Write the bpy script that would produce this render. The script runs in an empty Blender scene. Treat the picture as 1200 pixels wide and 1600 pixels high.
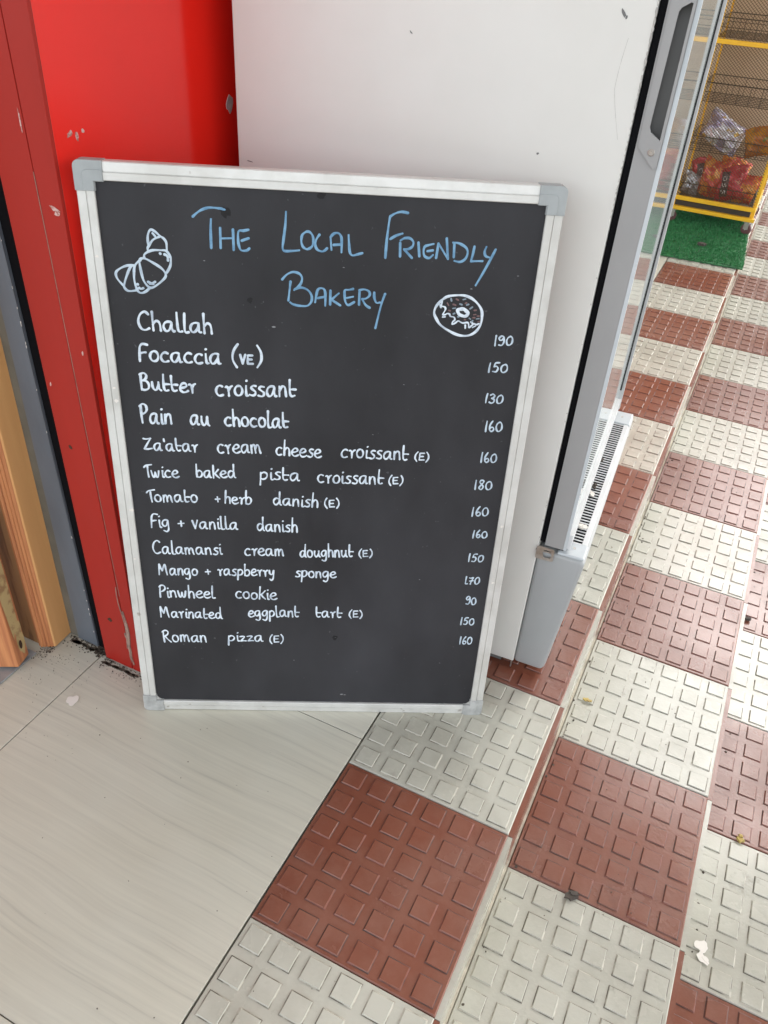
import bpy, math, random
from mathutils import Vector, Matrix

# ------------------------------------------------------------------ camera, light, exposure
scene = bpy.context.scene
C = scene.collection
cam_data = bpy.data.cameras.new("camera")
cam = bpy.data.objects.new("camera", cam_data)
C.objects.link(cam)
cam_data.sensor_fit = 'HORIZONTAL'
cam_data.sensor_width = 36.0
cam_data.lens = 36.0 * 1266.47 / 1200.0
cam_data.clip_start = 0.02
cam_data.clip_end = 500
R3 = ((0.89696130, -0.30415503, 0.32085846), (0.43814462, 0.51457064, -0.73705247), (0.05907387, 0.80168995, 0.59481384))
mw = Matrix(R3).to_4x4()
mw.translation = Vector((0.07988, -0.77685, 1.17331))
cam.matrix_world = mw
scene.camera = cam

SUN_EL, SUN_AZ = math.radians(40), math.radians(24)      # azimuth clockwise from +Y
world = bpy.data.worlds.new("World")
scene.world = world
world.use_nodes = True
wn = world.node_tree
bg = wn.nodes["Background"]
sky = wn.nodes.new("ShaderNodeTexSky")
sky.sky_type = 'NISHITA'
sky.sun_disc = False
sky.sun_elevation = SUN_EL
sky.sun_rotation = SUN_AZ
sky.air_density = 1.0
sky.dust_density = 3.0
sky.ozone_density = 0.6
hsv = wn.nodes.new("ShaderNodeHueSaturation")          # thin overcast: the sky is whitened
hsv.inputs["Saturation"].default_value = 0.25
wn.links.new(sky.outputs[0], hsv.inputs["Color"])
wn.links.new(hsv.outputs[0], bg.inputs[0])
bg.inputs[1].default_value = 0.15
sun_data = bpy.data.lights.new("sun", 'SUN')
sun_data.energy = 0.06
sun_data.angle = math.radians(16)
sun_data.color = (1.0, 0.985, 0.96)
sun = bpy.data.objects.new("sun", sun_data)
C.objects.link(sun)
sd = Vector((math.sin(SUN_AZ) * math.cos(SUN_EL), math.cos(SUN_AZ) * math.cos(SUN_EL), math.sin(SUN_EL)))
sun.rotation_euler = sd.to_track_quat('Z', 'Y').to_euler()
scene.view_settings.view_transform = 'Standard'
scene.view_settings.look = 'None'
scene.view_settings.exposure = 2.06
scene.view_settings.gamma = 1.0
scene.cycles.use_denoising = True
scene.cycles.max_bounces = 10

rng = random.Random(7)

# ------------------------------------------------------------------ materials
def mat(name, col, rough=0.5, metal=0.0, spec=0.5, col2=None, nscale=6.0, stretch=(1, 1, 1), ramp=(0.4, 0.65),
        spots=None, spot_scale=60.0, spot_t=0.72, bump=0.0, bump_scale=80.0, rvar=0.0, coat=0.0, detail=6.0):
    m = bpy.data.materials.new(name)
    m.use_nodes = True
    nt = m.node_tree
    b = nt.nodes["Principled BSDF"]
    b.inputs["Base Color"].default_value = (*col, 1)
    b.inputs["Roughness"].default_value = rough
    b.inputs["Metallic"].default_value = metal
    b.inputs["Specular IOR Level"].default_value = spec
    b.inputs["Coat Weight"].default_value = coat
    b.inputs["Coat Roughness"].default_value = 0.08
    tc = nt.nodes.new("ShaderNodeTexCoord")
    mp = nt.nodes.new("ShaderNodeMapping")
    mp.inputs["Scale"].default_value = stretch
    nt.links.new(tc.outputs["Object"], mp.inputs[0])
    out = None
    if col2 is not None:
        n = nt.nodes.new("ShaderNodeTexNoise")
        n.inputs["Scale"].default_value = nscale
        n.inputs["Detail"].default_value = detail
        n.inputs["Roughness"].default_value = 0.6
        nt.links.new(mp.outputs[0], n.inputs["Vector"])
        r = nt.nodes.new("ShaderNodeValToRGB")
        r.color_ramp.elements[0].position = ramp[0]
        r.color_ramp.elements[1].position = ramp[1]
        r.color_ramp.elements[0].color = (*col, 1)
        r.color_ramp.elements[1].color = (*col2, 1)
        nt.links.new(n.outputs["Fac"], r.inputs[0])
        out = r.outputs[0]
        if rvar:
            mr = nt.nodes.new("ShaderNodeMapRange")
            mr.inputs["From Min"].default_value = 0.3
            mr.inputs["From Max"].default_value = 0.7
            mr.inputs["To Min"].default_value = max(0.02, rough - rvar)
            mr.inputs["To Max"].default_value = min(1, rough + rvar)
            nt.links.new(n.outputs["Fac"], mr.inputs["Value"])
            nt.links.new(mr.outputs[0], b.inputs["Roughness"])
    if spots is not None:
        n2 = nt.nodes.new("ShaderNodeTexNoise")
        n2.inputs["Scale"].default_value = spot_scale
        n2.inputs["Detail"].default_value = 3
        nt.links.new(tc.outputs["Object"], n2.inputs["Vector"])
        r2 = nt.nodes.new("ShaderNodeValToRGB")
        r2.color_ramp.elements[0].position = spot_t
        r2.color_ramp.elements[1].position = min(1.0, spot_t + 0.05)
        nt.links.new(n2.outputs["Fac"], r2.inputs[0])
        mx = nt.nodes.new("ShaderNodeMix")
        mx.data_type = 'RGBA'
        mx.inputs["B"].default_value = (*spots, 1)
        if out is not None:
            nt.links.new(out, mx.inputs["A"])
        else:
            mx.inputs["A"].default_value = (*col, 1)
        nt.links.new(r2.outputs[0], mx.inputs["Factor"])
        out = mx.outputs["Result"]
    if out is not None:
        nt.links.new(out, b.inputs["Base Color"])
    if bump:
        n3 = nt.nodes.new("ShaderNodeTexNoise")
        n3.inputs["Scale"].default_value = bump_scale
        n3.inputs["Detail"].default_value = 4
        nt.links.new(mp.outputs[0], n3.inputs["Vector"])
        bp = nt.nodes.new("ShaderNodeBump")
        bp.inputs["Strength"].default_value = bump
        bp.inputs["Distance"].default_value = 0.002
        nt.links.new(n3.outputs["Fac"], bp.inputs["Height"])
        nt.links.new(bp.outputs[0], b.inputs["Normal"])
    return m


M = {}
M['cream'] = mat("cream_tile", (0.50, 0.492, 0.42), 0.25, col2=(0.43, 0.42, 0.352), nscale=5, ramp=(.42, .7), spots=(0.2, 0.17, 0.12), spot_scale=95, spot_t=0.735, bump=.12, bump_scale=220, rvar=.08)
M['red'] = mat("red_tile", (0.21, 0.071, 0.042), 0.25, col2=(0.172, 0.057, 0.034), nscale=5, ramp=(.42, .7), spots=(0.32, 0.2, 0.16), spot_scale=95, spot_t=0.76, bump=.12, bump_scale=220, rvar=.08)
def dusty(m, dust, lo, hi, amt, scale):
    """worn-in dust and foot grime in broad uneven patches"""
    nt = m.node_tree; b = nt.nodes["Principled BSDF"]
    src = b.inputs["Base Color"].links[0].from_socket
    tc = nt.nodes.new("ShaderNodeTexCoord")
    n = nt.nodes.new("ShaderNodeTexNoise"); n.inputs["Scale"].default_value = scale; n.inputs["Detail"].default_value = 9; n.inputs["Roughness"].default_value = .72
    nt.links.new(tc.outputs["Object"], n.inputs["Vector"])
    r = nt.nodes.new("ShaderNodeMapRange"); r.inputs["From Min"].default_value = lo; r.inputs["From Max"].default_value = hi; r.inputs["To Max"].default_value = amt
    nt.links.new(n.outputs["Fac"], r.inputs["Value"])
    mx = nt.nodes.new("ShaderNodeMix"); mx.data_type = 'RGBA'; mx.inputs["B"].default_value = (*dust, 1)
    nt.links.new(r.outputs[0], mx.inputs["Factor"]); nt.links.new(src, mx.inputs["A"]); nt.links.new(mx.outputs["Result"], b.inputs["Base Color"])
dusty(M['cream'], (.27, .25, .20), .46, .72, .55, 3.4)
dusty(M['cream'], (.16, .14, .11), .60, .74, .6, 11)
dusty(M['red'], (.36, .22, .17), .44, .74, .45, 3.1)
dusty(M['red'], (.10, .04, .03), .58, .74, .6, 9)
M['cream_dirt'] = mat("cream_tile_grime", (0.50, 0.47, 0.39), 0.5, col2=(0.12, 0.105, 0.08), nscale=24, ramp=(.40, .56))
M['red_dirt'] = mat("red_tile_grime", (0.20, 0.062, 0.043), 0.5, col2=(0.06, 0.027, 0.02), nscale=24, ramp=(.40, .56))
M['grout'] = mat("dirty_grout", (0.16, 0.14, 0.11), 0.9, col2=(0.05, 0.045, 0.04), nscale=30)
M['grout_pale'] = mat("pale_cement", (0.55, 0.50, 0.40), 0.85, col2=(0.28, 0.25, 0.2), nscale=22)
M['ground'] = mat("concrete", (0.35, 0.34, 0.31), 0.85, col2=(0.25, 0.24, 0.22), nscale=3, bump=.3)
M['plaster'] = mat("plaster", (0.75, 0.74, 0.70), 0.8, col2=(0.68, 0.67, 0.63), nscale=2)
M['light_shaping_roof'] = mat("light_shaping_soffit", (0.78, 0.77, 0.74), 0.85, col2=(0.72, 0.71, 0.68), nscale=2)  # pale underside of the unseen slabs, bounces extra light
M['red_gloss'] = mat("glossy_red_laminate", (0.84, 0.018, 0.010), 0.16, spec=0.5, col2=(0.78, 0.018, 0.010), nscale=3, coat=.15, bump=.03, bump_scale=12)
M['red_paint'] = mat("brown_red_paint", (0.36, 0.017, 0.010), 0.4, spec=.3, col2=(0.31, 0.015, 0.009), nscale=7, stretch=(1, 1, .2), spots=(0.12, .03, .02), spot_scale=40, spot_t=.77, bump=.06, bump_scale=60)
M['black'] = mat("black_gap", (0.004, 0.004, 0.005), 0.9, spec=.1)
M['gasket'] = mat("black_rubber", (0.004, 0.004, 0.005), 0.8, spec=.1)
M['grey_paint'] = mat("blue_grey_paint", (0.135, 0.155, 0.18), 0.5, col2=(0.105, 0.12, 0.14), nscale=9, stretch=(1, 1, .3), spots=(.3, .3, .28), spot_scale=70, spot_t=.76, bump=.15)
M['olive'] = mat("olive_tone", (0.16, 0.15, 0.12), 0.7, col2=(0.12, 0.113, 0.09), nscale=14, bump=.2)
M['fridge_white'] = mat("white_panel", (0.72, 0.72, 0.68), 0.36, col2=(0.655, 0.65, 0.60), nscale=2.6, ramp=(.38, .75), rvar=.08, bump=.03, bump_scale=9)
M['fridge_edge'] = mat("chipped_edge", (0.36, 0.35, 0.33), 0.7, col2=(0.55, .54, .5), nscale=90)
M['door_grey'] = mat("grey_plastic", (0.335, 0.335, 0.33), 0.42, col2=(0.315, .315, .31), nscale=5, spots=(.18, .18, .18), spot_scale=45, spot_t=.79)
M['kick_grey'] = mat("kick_grey_plastic", (0.37, 0.385, 0.385), 0.38, col2=(0.34, .355, .355), nscale=5, spots=(.2, .2, .19), spot_scale=50, spot_t=.77)
M['light_grey'] = mat("light_grey_plastic", (0.56, 0.60, 0.62), 0.4, col2=(0.5, .54, .56), nscale=8)
M['recess'] = mat("dark_grey_shade_and_marks", (0.16, 0.16, 0.155), 0.45)  # dark grey standing for handle recess shade; also scuffs and base rail
M['white_plastic'] = mat("white_plastic", (0.70, 0.71, 0.715), 0.38, col2=(.60, .61, .61), nscale=9)
M['steel'] = mat("worn_zinc", (0.55, 0.53, 0.5), 0.4, metal=.8, col2=(0.4, .34, .28), nscale=40)
M['alu'] = mat("aluminium", (0.70, 0.70, 0.67), 0.42, metal=.3, col2=(0.58, .575, .54), nscale=14, stretch=(1, 1, 1), spots=(.40, .37, .33), spot_scale=40, spot_t=.69, bump=.08, bump_scale=150)
M['cap'] = mat("grey_corner_plastic", (0.36, 0.385, 0.385), 0.45, col2=(0.31, .33, .33), nscale=25, spots=(.2, .2, .19), spot_scale=80, spot_t=.72)
M['cap_worn'] = mat("worn_corner_plastic", (0.45, 0.455, 0.44), 0.5, col2=(0.27, .275, .265), nscale=30)
M['board'] = mat("black_board", (0.012, 0.012, 0.014), 0.6, spec=.35, col2=(0.043, 0.043, 0.048), nscale=4.2, stretch=(1, 1, .5), ramp=(.28, .74), spots=(.075, .075, .08), spot_scale=130, spot_t=.72, rvar=.12, detail=12)
M['board_spot'] = mat("board_spot", (0.007, 0.007, 0.008), 0.8)
M['board_speck'] = mat("board_speck", (0.25, 0.25, 0.26), 0.8)
M['chalk_blue'] = mat("blue_marker", (0.19, 0.37, 0.54), 0.7, col2=(0.10, 0.23, 0.37), nscale=70, ramp=(.42, .66))
M['chalk_white'] = mat("white_marker", (0.68, 0.76, 0.83), 0.7, col2=(0.42, 0.49, 0.57), nscale=85, ramp=(.45, .68))
M['chalk_pale'] = mat("pale_marker", (0.52, 0.62, 0.70), 0.7, col2=(0.34, 0.42, 0.50), nscale=85, ramp=(.45, .68))
M['chalk_pink'] = mat("dull_pink_marker", (0.17, 0.10, 0.10), 0.8)
M['chalk_dim'] = mat("dim_blue_marker", (0.22, 0.28, 0.33), 0.8)
M['wood'] = mat("varnished_wood", (0.74, 0.40, 0.16), 0.42, col2=(0.64, 0.325, 0.12), nscale=4, stretch=(9, 9, .5), ramp=(.3, .75), bump=.04)
M['wood_mid'] = mat("reddish_wood", (0.60, 0.25, 0.10), 0.45, col2=(0.42, 0.15, 0.06), nscale=7, stretch=(14, 14, .4), ramp=(.4, .6), bump=.15)
M['wood_dark'] = mat("brown_wood", (0.34, 0.175, 0.07), 0.42, col2=(0.19, 0.085, 0.032), nscale=3.2, stretch=(7, 7, .7), ramp=(.47, .53), bump=.1)
M['chip_paint'] = mat("chipped_cream_paint", (0.50, 0.38, 0.175), 0.7, col2=(0.33, 0.2, 0.09), nscale=45, ramp=(.5, .62))
M['sheet'] = mat("zinc_sheet", (0.42, 0.46, 0.48), 0.4, metal=.4, col2=(.25, .27, .28), nscale=20)
M['hole'] = mat("dark_knot", (0.05, 0.022, 0.01), 0.8)
M['scrap'] = mat("white_scrap", (0.78, 0.74, 0.68), 0.7)
M['scratch'] = mat("bare_wood_scratch", (0.36, 0.24, 0.19), 0.8, col2=(0.22, .14, .11), nscale=60)
M['chipped'] = mat("pale_chip", (0.60, 0.40, 0.36), 0.7, col2=(.40, .16, .13), nscale=180, ramp=(.5, .6))
M['dirt'] = mat("dirt", (0.055, 0.043, 0.033), 0.95, col2=(0.10, .08, .06), nscale=60)
M['smear'] = mat("grey_brown_smear", (0.15, 0.125, 0.095), 0.95, col2=(0.07, .055, .042), nscale=70)
M['leaf'] = mat("dead_leaf", (0.09, 0.075, 0.06), 0.8, col2=(.05, .04, .035), nscale=90)
M['leaf_y'] = mat("yellow_leaf", (0.55, 0.42, 0.12), 0.7, col2=(.4, .28, .1), nscale=90)
M['yellow'] = mat("yellow_paint", (0.85, 0.50, 0.02), 0.4, col2=(0.76, .42, .02), nscale=14, spots=(.25, .16, .06), spot_scale=60, spot_t=.74)
M['wire'] = mat("black_wire", (0.035, 0.03, 0.022), 0.5)
M['mesh'] = mat("bronze_mesh", (0.12, 0.075, 0.035), 0.6)
M['card'] = mat("brown_cardboard", (0.60, 0.47, 0.335), 0.85, col2=(0.53, .41, .285), nscale=2.5, bump=.1)
M['tyre'] = mat("maroon_caster", (0.13, 0.055, 0.055), 0.5)
M['turf'] = mat("green_turf", (0.03, 0.20, 0.06), 0.7, col2=(0.008, .085, .028), nscale=70, ramp=(.4, .6))
M['turf_blade'] = mat("turf_blade", (0.045, 0.27, 0.085), 0.6, col2=(0.025, .16, .05), nscale=50)


def bag_mat(name, a, b, c, s=14, metal=.25):
    m = mat(name, a, .26, metal=metal, col2=b, nscale=s, ramp=(.46, .52), spots=c, spot_scale=s * 1.7, spot_t=.6, detail=2)
    return m


M['bag_orange'] = bag_mat("orange_crisp_print", (.52, .07, .05), (.68, .26, .06), (.72, .42, .17), 26)
M['bag_red'] = bag_mat("red_crisp_print", (.52, .05, .07), (.42, .035, .05), (.68, .30, .22), 22)
M['bag_silver'] = bag_mat("silver_foil", (.62, .63, .64), (.4, .4, .42), (.75, .75, .74), 16, .6)
M['bag_purple'] = bag_mat("purple_silver_print", (.36, .32, .44), (.62, .6, .62), (.62, .40, .12), 15, .45)
M['bag_amber'] = bag_mat("amber_print", (.55, .24, .03), (.42, .14, .03), (.16, .20, .04), 13)
M['bag_band'] = mat("dark_print_band", (.06, .035, .04), .35)
M['bag_letter'] = mat("white_print", (.7, .66, .62), .4)

m = bpy.data.materials.new("glass")
m.use_nodes = True
b = m.node_tree.nodes["Principled BSDF"]
b.inputs["Base Color"].default_value = (.80, .88, .86, 1)
b.inputs["Roughness"].default_value = 0.05
b.inputs["IOR"].default_value = 1.45
b.inputs["Transmission Weight"].default_value = 0.45  # pale diffuse share paints the hazy reflection into the pane
M['glass'] = m

# wood-look floor tile: long pale streaks along X
m = mat("wood_look_tile", (0.475, 0.465, 0.405), 0.33)
nt = m.node_tree
b = nt.nodes["Principled BSDF"]
tc = nt.nodes["Texture Coordinate"]
def node(t): return nt.nodes.new(t)
rot = node("ShaderNodeMapping"); rot.inputs["Rotation"].default_value = (0, 0, math.radians(6)); rot.inputs["Scale"].default_value = (1.0, 48, 1)
warp = node("ShaderNodeTexNoise"); warp.inputs["Scale"].default_value = 2.2; warp.inputs["Detail"].default_value = 2
vm = node("ShaderNodeVectorMath"); vm.operation = 'MULTIPLY_ADD'; vm.inputs[1].default_value = (0, .05, 0)
nt.links.new(tc.outputs["Object"], warp.inputs["Vector"])
nt.links.new(warp.outputs["Color"], vm.inputs[0]); nt.links.new(tc.outputs["Object"], vm.inputs[2])
nt.links.new(vm.outputs[0], rot.inputs[0])
n1 = node("ShaderNodeTexNoise"); n1.inputs["Scale"].default_value = 2.4; n1.inputs["Detail"].default_value = 9; n1.inputs["Roughness"].default_value = .68
nt.links.new(rot.outputs[0], n1.inputs["Vector"])
r1 = node("ShaderNodeValToRGB")
r1.color_ramp.elements[0].position = .30; r1.color_ramp.elements[0].color = (.46, .447, .385, 1)
r1.color_ramp.elements[1].position = .62; r1.color_ramp.elements[1].color = (.61, .595, .505, 1)
e = r1.color_ramp.elements.new(.43); e.color = (.56, .545, .465, 1)
nt.links.new(n1.outputs["Fac"], r1.inputs[0])
n2 = node("ShaderNodeTexNoise"); n2.inputs["Scale"].default_value = 3; n2.inputs["Detail"].default_value = 3
nt.links.new(tc.outputs["Object"], n2.inputs["Vector"])
mx = node("ShaderNodeMix"); mx.data_type = 'RGBA'; mx.blend_type = 'MULTIPLY'; mx.inputs["Factor"].default_value = 1
r2 = node("ShaderNodeValToRGB")
r2.color_ramp.elements[0].position = .35; r2.color_ramp.elements[0].color = (.93, .91, .88, 1)
r2.color_ramp.elements[1].position = .65; r2.color_ramp.elements[1].color = (1, 1, 1, 1)
nt.links.new(n2.outputs["Fac"], r2.inputs[0])
nt.links.new(r1.outputs[0], mx.inputs["A"]); nt.links.new(r2.outputs[0], mx.inputs["B"])
n3 = node("ShaderNodeTexNoise"); n3.inputs["Scale"].default_value = 75; n3.inputs["Detail"].default_value = 2
nt.links.new(tc.outputs["Object"], n3.inputs["Vector"])
r3 = node("ShaderNodeValToRGB"); r3.color_ramp.elements[0].position = .77; r3.color_ramp.elements[1].position = .80
nt.links.new(n3.outputs["Fac"], r3.inputs[0])
mx2 = node("ShaderNodeMix"); mx2.data_type = 'RGBA'; mx2.inputs["B"].default_value = (.12, .10, .08, 1)
nt.links.new(r3.outputs[0], mx2.inputs["Factor"]); nt.links.new(mx.outputs["Result"], mx2.inputs["A"])
nt.links.new(mx2.outputs["Result"], b.inputs["Base Color"])
M['wood_floor'] = m


# ------------------------------------------------------------------ mesh helpers
class MB:
    """collects shapes for one mesh object"""
    def __init__(s):
        s.v = []; s.f = []; s.m = []; s.mats = []
    def mi(s, m):
        if m not in s.mats: s.mats.append(m)
        return s.mats.index(m)
    def add(s, vs, fs, m):
        o = len(s.v); s.v += [tuple(p) for p in vs]; k = s.mi(m)
        for f in fs: s.f.append([o + i for i in f]); s.m.append(k)
    def box(s, x0, x1, y0, y1, z0, z1, m):
        vs = [(x, y, z) for z in (z0, z1) for y in (y0, y1) for x in (x0, x1)]
        s.add(vs, [(0, 2, 3, 1), (4, 5, 7, 6), (0, 1, 5, 4), (2, 6, 7, 3), (0, 4, 6, 2), (1, 3, 7, 5)], m)
    def prism(s, poly, a0, a1, axis, m):
        """extrude a 2-D polygon along axis x / y / z"""
        def P(p, a):
            return {'x': (a, p[0], p[1]), 'y': (p[0], a, p[1]), 'z': (p[0], p[1], a)}[axis]
        n = len(poly)
        vs = [P(p, a0) for p in poly] + [P(p, a1) for p in poly]
        fs = [list(range(n))[::-1], list(range(n, 2 * n))] + [(i, (i + 1) % n, n + (i + 1) % n, n + i) for i in range(n)]
        s.add(vs, fs, m)
    def tube(s, pts, r, m, n=6, close=False):
        pts = [Vector(p) for p in pts]; rings = []
        for i, p in enumerate(pts):
            a = pts[i - 1] if i else (pts[-1] if close else p); c = pts[(i + 1) % len(pts)] if (i < len(pts) - 1 or close) else p
            d = (c - a).normalized()
            up = Vector((0, 0, 1)) if abs(d.z) < .9 else Vector((1, 0, 0))
            u = d.cross(up).normalized(); w = u.cross(d)
            rings.append([p + (u * math.cos(t) + w * math.sin(t)) * r for t in [2 * math.pi * k / n for k in range(n)]])
        vs = [q for g in rings for q in g]; fs = []
        L = len(pts)
        for i in range(L if close else L - 1):
            j = (i + 1) % L
            for k in range(n):
                fs.append((i * n + k, i * n + (k + 1) % n, j * n + (k + 1) % n, j * n + k))
        if not close:
            fs.append(list(range(n))[::-1]); fs.append([(L - 1) * n + k for k in range(n)])
        s.add(vs, fs, m)
    def lathe(s, c, axis, prof, m, n=20):
        """prof: (offset along axis, radius)"""
        c = Vector(c); a = Vector(axis).normalized()
        u = a.orthogonal().normalized(); w = a.cross(u); vs = []; fs = []
        for h, r in prof:
            for k in range(n):
                t = 2 * math.pi * k / n
                vs.append(c + a * h + (u * math.cos(t) + w * math.sin(t)) * r)
        for i in range(len(prof) - 1):
            for k in range(n):
                fs.append((i * n + k, i * n + (k + 1) % n, (i + 1) * n + (k + 1) % n, (i + 1) * n + k))
        fs.append(list(range(n))[::-1]); fs.append([(len(prof) - 1) * n + k for k in range(n)])
        s.add(vs, fs, m)
    def build(s, name, parent=None, bevel=0, seg=2, smooth=False):
        me = bpy.data.meshes.new(name)
        me.from_pydata(s.v, [], s.f)
        for m in s.mats: me.materials.append(M[m])
        me.polygons.foreach_set("material_index", s.m)
        if smooth: me.polygons.foreach_set("use_smooth", [True] * len(s.f))
        me.update()
        o = bpy.data.objects.new(name, me)
        C.objects.link(o)
        if parent: o.parent = parent
        if bevel:
            b = o.modifiers.new("bevel", 'BEVEL'); b.width = bevel; b.segments = seg; b.limit_method = 'ANGLE'; b.angle_limit = math.radians(40)
        return o


def tag(o, label, cat, group=None):
    o['label'] = label; o['category'] = cat
    if group: o['group'] = group
    return o
def struct(o, kind='structure'):
    o['kind'] = kind; return o
def thing(name, label, cat, loc=(0, 0, 0), rz=0.0, group=None):
    o = bpy.data.objects.new(name, None); C.objects.link(o)
    o.empty_display_size = .05
    o.location = loc; o.rotation_euler = (0, 0, rz)
    return tag(o, label, cat, group)

# ------------------------------------------------------------------ the setting: floor, steps, pavement
T = 0.30; STEP = 0.086
def studded(mb, x0, x1, y0, z, kind, nx=6):
    """one square tile with 6 x 6 raised square studs; x0..x1 is its width"""
    dirt = kind + '_dirt'
    g = .0007
    jz = rng.uniform(-.0006, .0006); z = z + jz
    X0, X1, Y0, Y1 = x0 + g, x1 - g, y0 + g, y0 + T - g
    c = .0016
    vs = [(X0, Y0, z - .012), (X1, Y0, z - .012), (X1, Y1, z - .012), (X0, Y1, z - .012), (X0, Y0, z - c), (X1, Y0, z - c), (X1, Y1, z - c), (X0, Y1, z - c),
          (X0 + c, Y0 + c, z), (X1 - c, Y0 + c, z), (X1 - c, Y1 - c, z), (X0 + c, Y1 - c, z)]
    fs = [(8, 9, 10, 11)]
    for i in range(4):
        j = (i + 1) % 4
        fs += [(i, j, 4 + j, 4 + i), (4 + i, 4 + j, 8 + j, 8 + i)]
    mb.add(vs, fs, kind)
    pw = (x1 - x0) / nx; ph = T / 6
    h1, h0, hs = .0156, .0165, .0179
    sx = pw / .05
    for i in range(nx):
        for j in range(6):
            cx = x0 + (i + .5) * pw; cy = y0 + (j + .5) * ph
            hh = .0022 + rng.uniform(-.0003, .0002)
            vs = []
            for k, (h, zz) in enumerate(((hs, .00025), (h0, .0009), (h1, hh))):
                for a, b_ in ((-1, -1), (1, -1), (1, 1), (-1, 1)):
                    vs.append((cx + a * h * sx, cy + b_ * h, z + zz))
            mb.add(vs[4:], [(4, 5, 6, 7)] + [(q, (q + 1) % 4, 4 + (q + 1) % 4, 4 + q) for q in range(4)], kind)
            mb.add(vs[:8], [(q, (q + 1) % 4, 4 + (q + 1) % 4, 4 + q) for q in range(4)], dirt)

def row_kind(col, row):          # tread colours alternate along each column
    return 'red' if (row + col) % 2 == 1 else 'cream'

mb = MB()
ROWS = range(-4, 21)
for r in ROWS:
    studded(mb, -.290, 0.0, r * T, 0.0, row_kind(0, r))
    mb.box(-.0006, .0075, r * T + .0006, (r + 1) * T - .0006, -STEP - .003, -.0035, row_kind(1, r))
mb.box(-.292, -.001, -1.2, 6.3, -.30, -.006, 'grout')
mb.box(.0, .0068, -1.2, 6.3, -STEP, -.004, 'grout')
mb.box(.0074, .0112, -1.2, 6.3, -.30, -STEP + .0022, 'grout_pale')
struct(mb.build('upper_step'))
mb = MB()
for r in ROWS:
    studded(mb, .0113, .2945, r * T + .003, -STEP, row_kind(1, r))
    mb.box(.2940, .3020, r * T + .0006, (r + 1) * T - .0006, -2 * STEP - .003, -STEP - .0035, row_kind(2, r))
mb.box(.0113, .2935, -1.2, 6.3, -.30, -STEP - .006, 'grout')
struct(mb.build('lower_step'))
mb = MB()
for c in range(2, 8):
    for r in ROWS:
        x0 = .3035 + (c - 2) * .291
        studded(mb, x0, x0 + .2895, r * T + .004, -2 * STEP, row_kind(c, r))
mb.box(.3028, .3035 + 6 * .291, -1.2, 6.3, -.30, -2 * STEP - .006, 'grout')
struct(mb.build('pavement'))
mb = MB()
mb.add([(-120, -120, -.22), (120, -120, -.22), (120, 120, -.22), (-120, 120, -.22)], [(0, 1, 2, 3)], 'ground')
struct(mb.build('ground'))
# wood-look floor tiles of the shop entrance, 61 cm pitch
mb = MB()
xs = [-3.27, -2.66, -2.05, -1.43, -.818, -.2915]
ys = [-1.776, -1.166, -.556, .054, .664, 1.274, 1.884, 2.494, 3.104, 3.714, 4.324, 4.934, 5.5]
for i in range(len(xs) - 1):
    for j in range(len(ys) - 1):
        mb.box(xs[i] + .0009, xs[i + 1] - .0009, ys[j] + .0009, ys[j + 1] - .0009, -.012, rng.uniform(-.0004, .0004), 'wood_floor')
mb.box(xs[0], -.2925, ys[0], ys[-1], -.30, -.0022, 'grout')
struct(mb.build('shop_floor', bevel=.0006, seg=1))
# unseen slabs over the entrance, added with a gap to shape light and glare
mb = MB(); mb.box(-6, 5, -2.2, 3.3, 3.6, 3.75, 'light_shaping_roof'); mb.box(-6, .12, 3.3, 9.3, 3.6, 3.75, 'light_shaping_roof'); mb.box(1.7, 5, 3.3, 9.3, 3.6, 3.75, 'light_shaping_roof'); mb.box(-6, 5, 9.3, 32, 3.6, 3.75, 'light_shaping_roof'); struct(mb.build('light_shaping_roof'))

# ------------------------------------------------------------------ red pillar, grey post, wooden frame and door
H = 2.9
p = thing('red_pillar', 'glossy red pillar with a brown-red front board behind the left edge of the menu board', 'pillar', (-.76, .02, 0))
inv = Vector((-.76, .02, 0))
def lean(mb, k=.0125):      # the old pillar leans a little to the left
    mb.v = [(x - k * z - inv.x if False else x - inv.x, y - inv.y, z) for x, y, z in mb.v]
mb = MB(); mb.box(-.800, -.7185, -.0085, 1.4, .004, H, 'red_gloss'); lean(mb); mb.build('red_panel', p, bevel=.0015)
def front_quad(xa0, xa1, xb0, xb1, y0, y1, z0, z1, m):   # xa at the bottom, xb at the top
    q = MB()
    vs = [(xa0, y0, z0), (xa1, y0, z0), (xa1, y1, z0), (xa0, y1, z0), (xb0, y0, z1), (xb1, y0, z1), (xb1, y1, z1), (xb0, y1, z1)]
    q.add(vs, [(0, 3, 2, 1), (4, 5, 6, 7), (0, 1, 5, 4), (1, 2, 6, 5), (2, 3, 7, 6), (3, 0, 4, 7)], m)
    return q
K = H / .9
xl0, xl1 = -.8030, -.8030 - .0115 * K
xc0, xc1 = -.7400, -.7400 - .0150 * K
xr = -.7172
mb = front_quad(xl0, xc0 - .0006, xl1, xc1 - .0006, -.0152, -.0087, .006, H, 'red_paint'); lean(mb); mb.build('front_board', p, bevel=.0008)
mb = front_quad(xc0 + .0006, xr, xc1 + .0006, xr, -.0150, -.0087, .006, H, 'red_paint'); lean(mb); mb.build('front_board', p, bevel=.0008)
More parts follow.
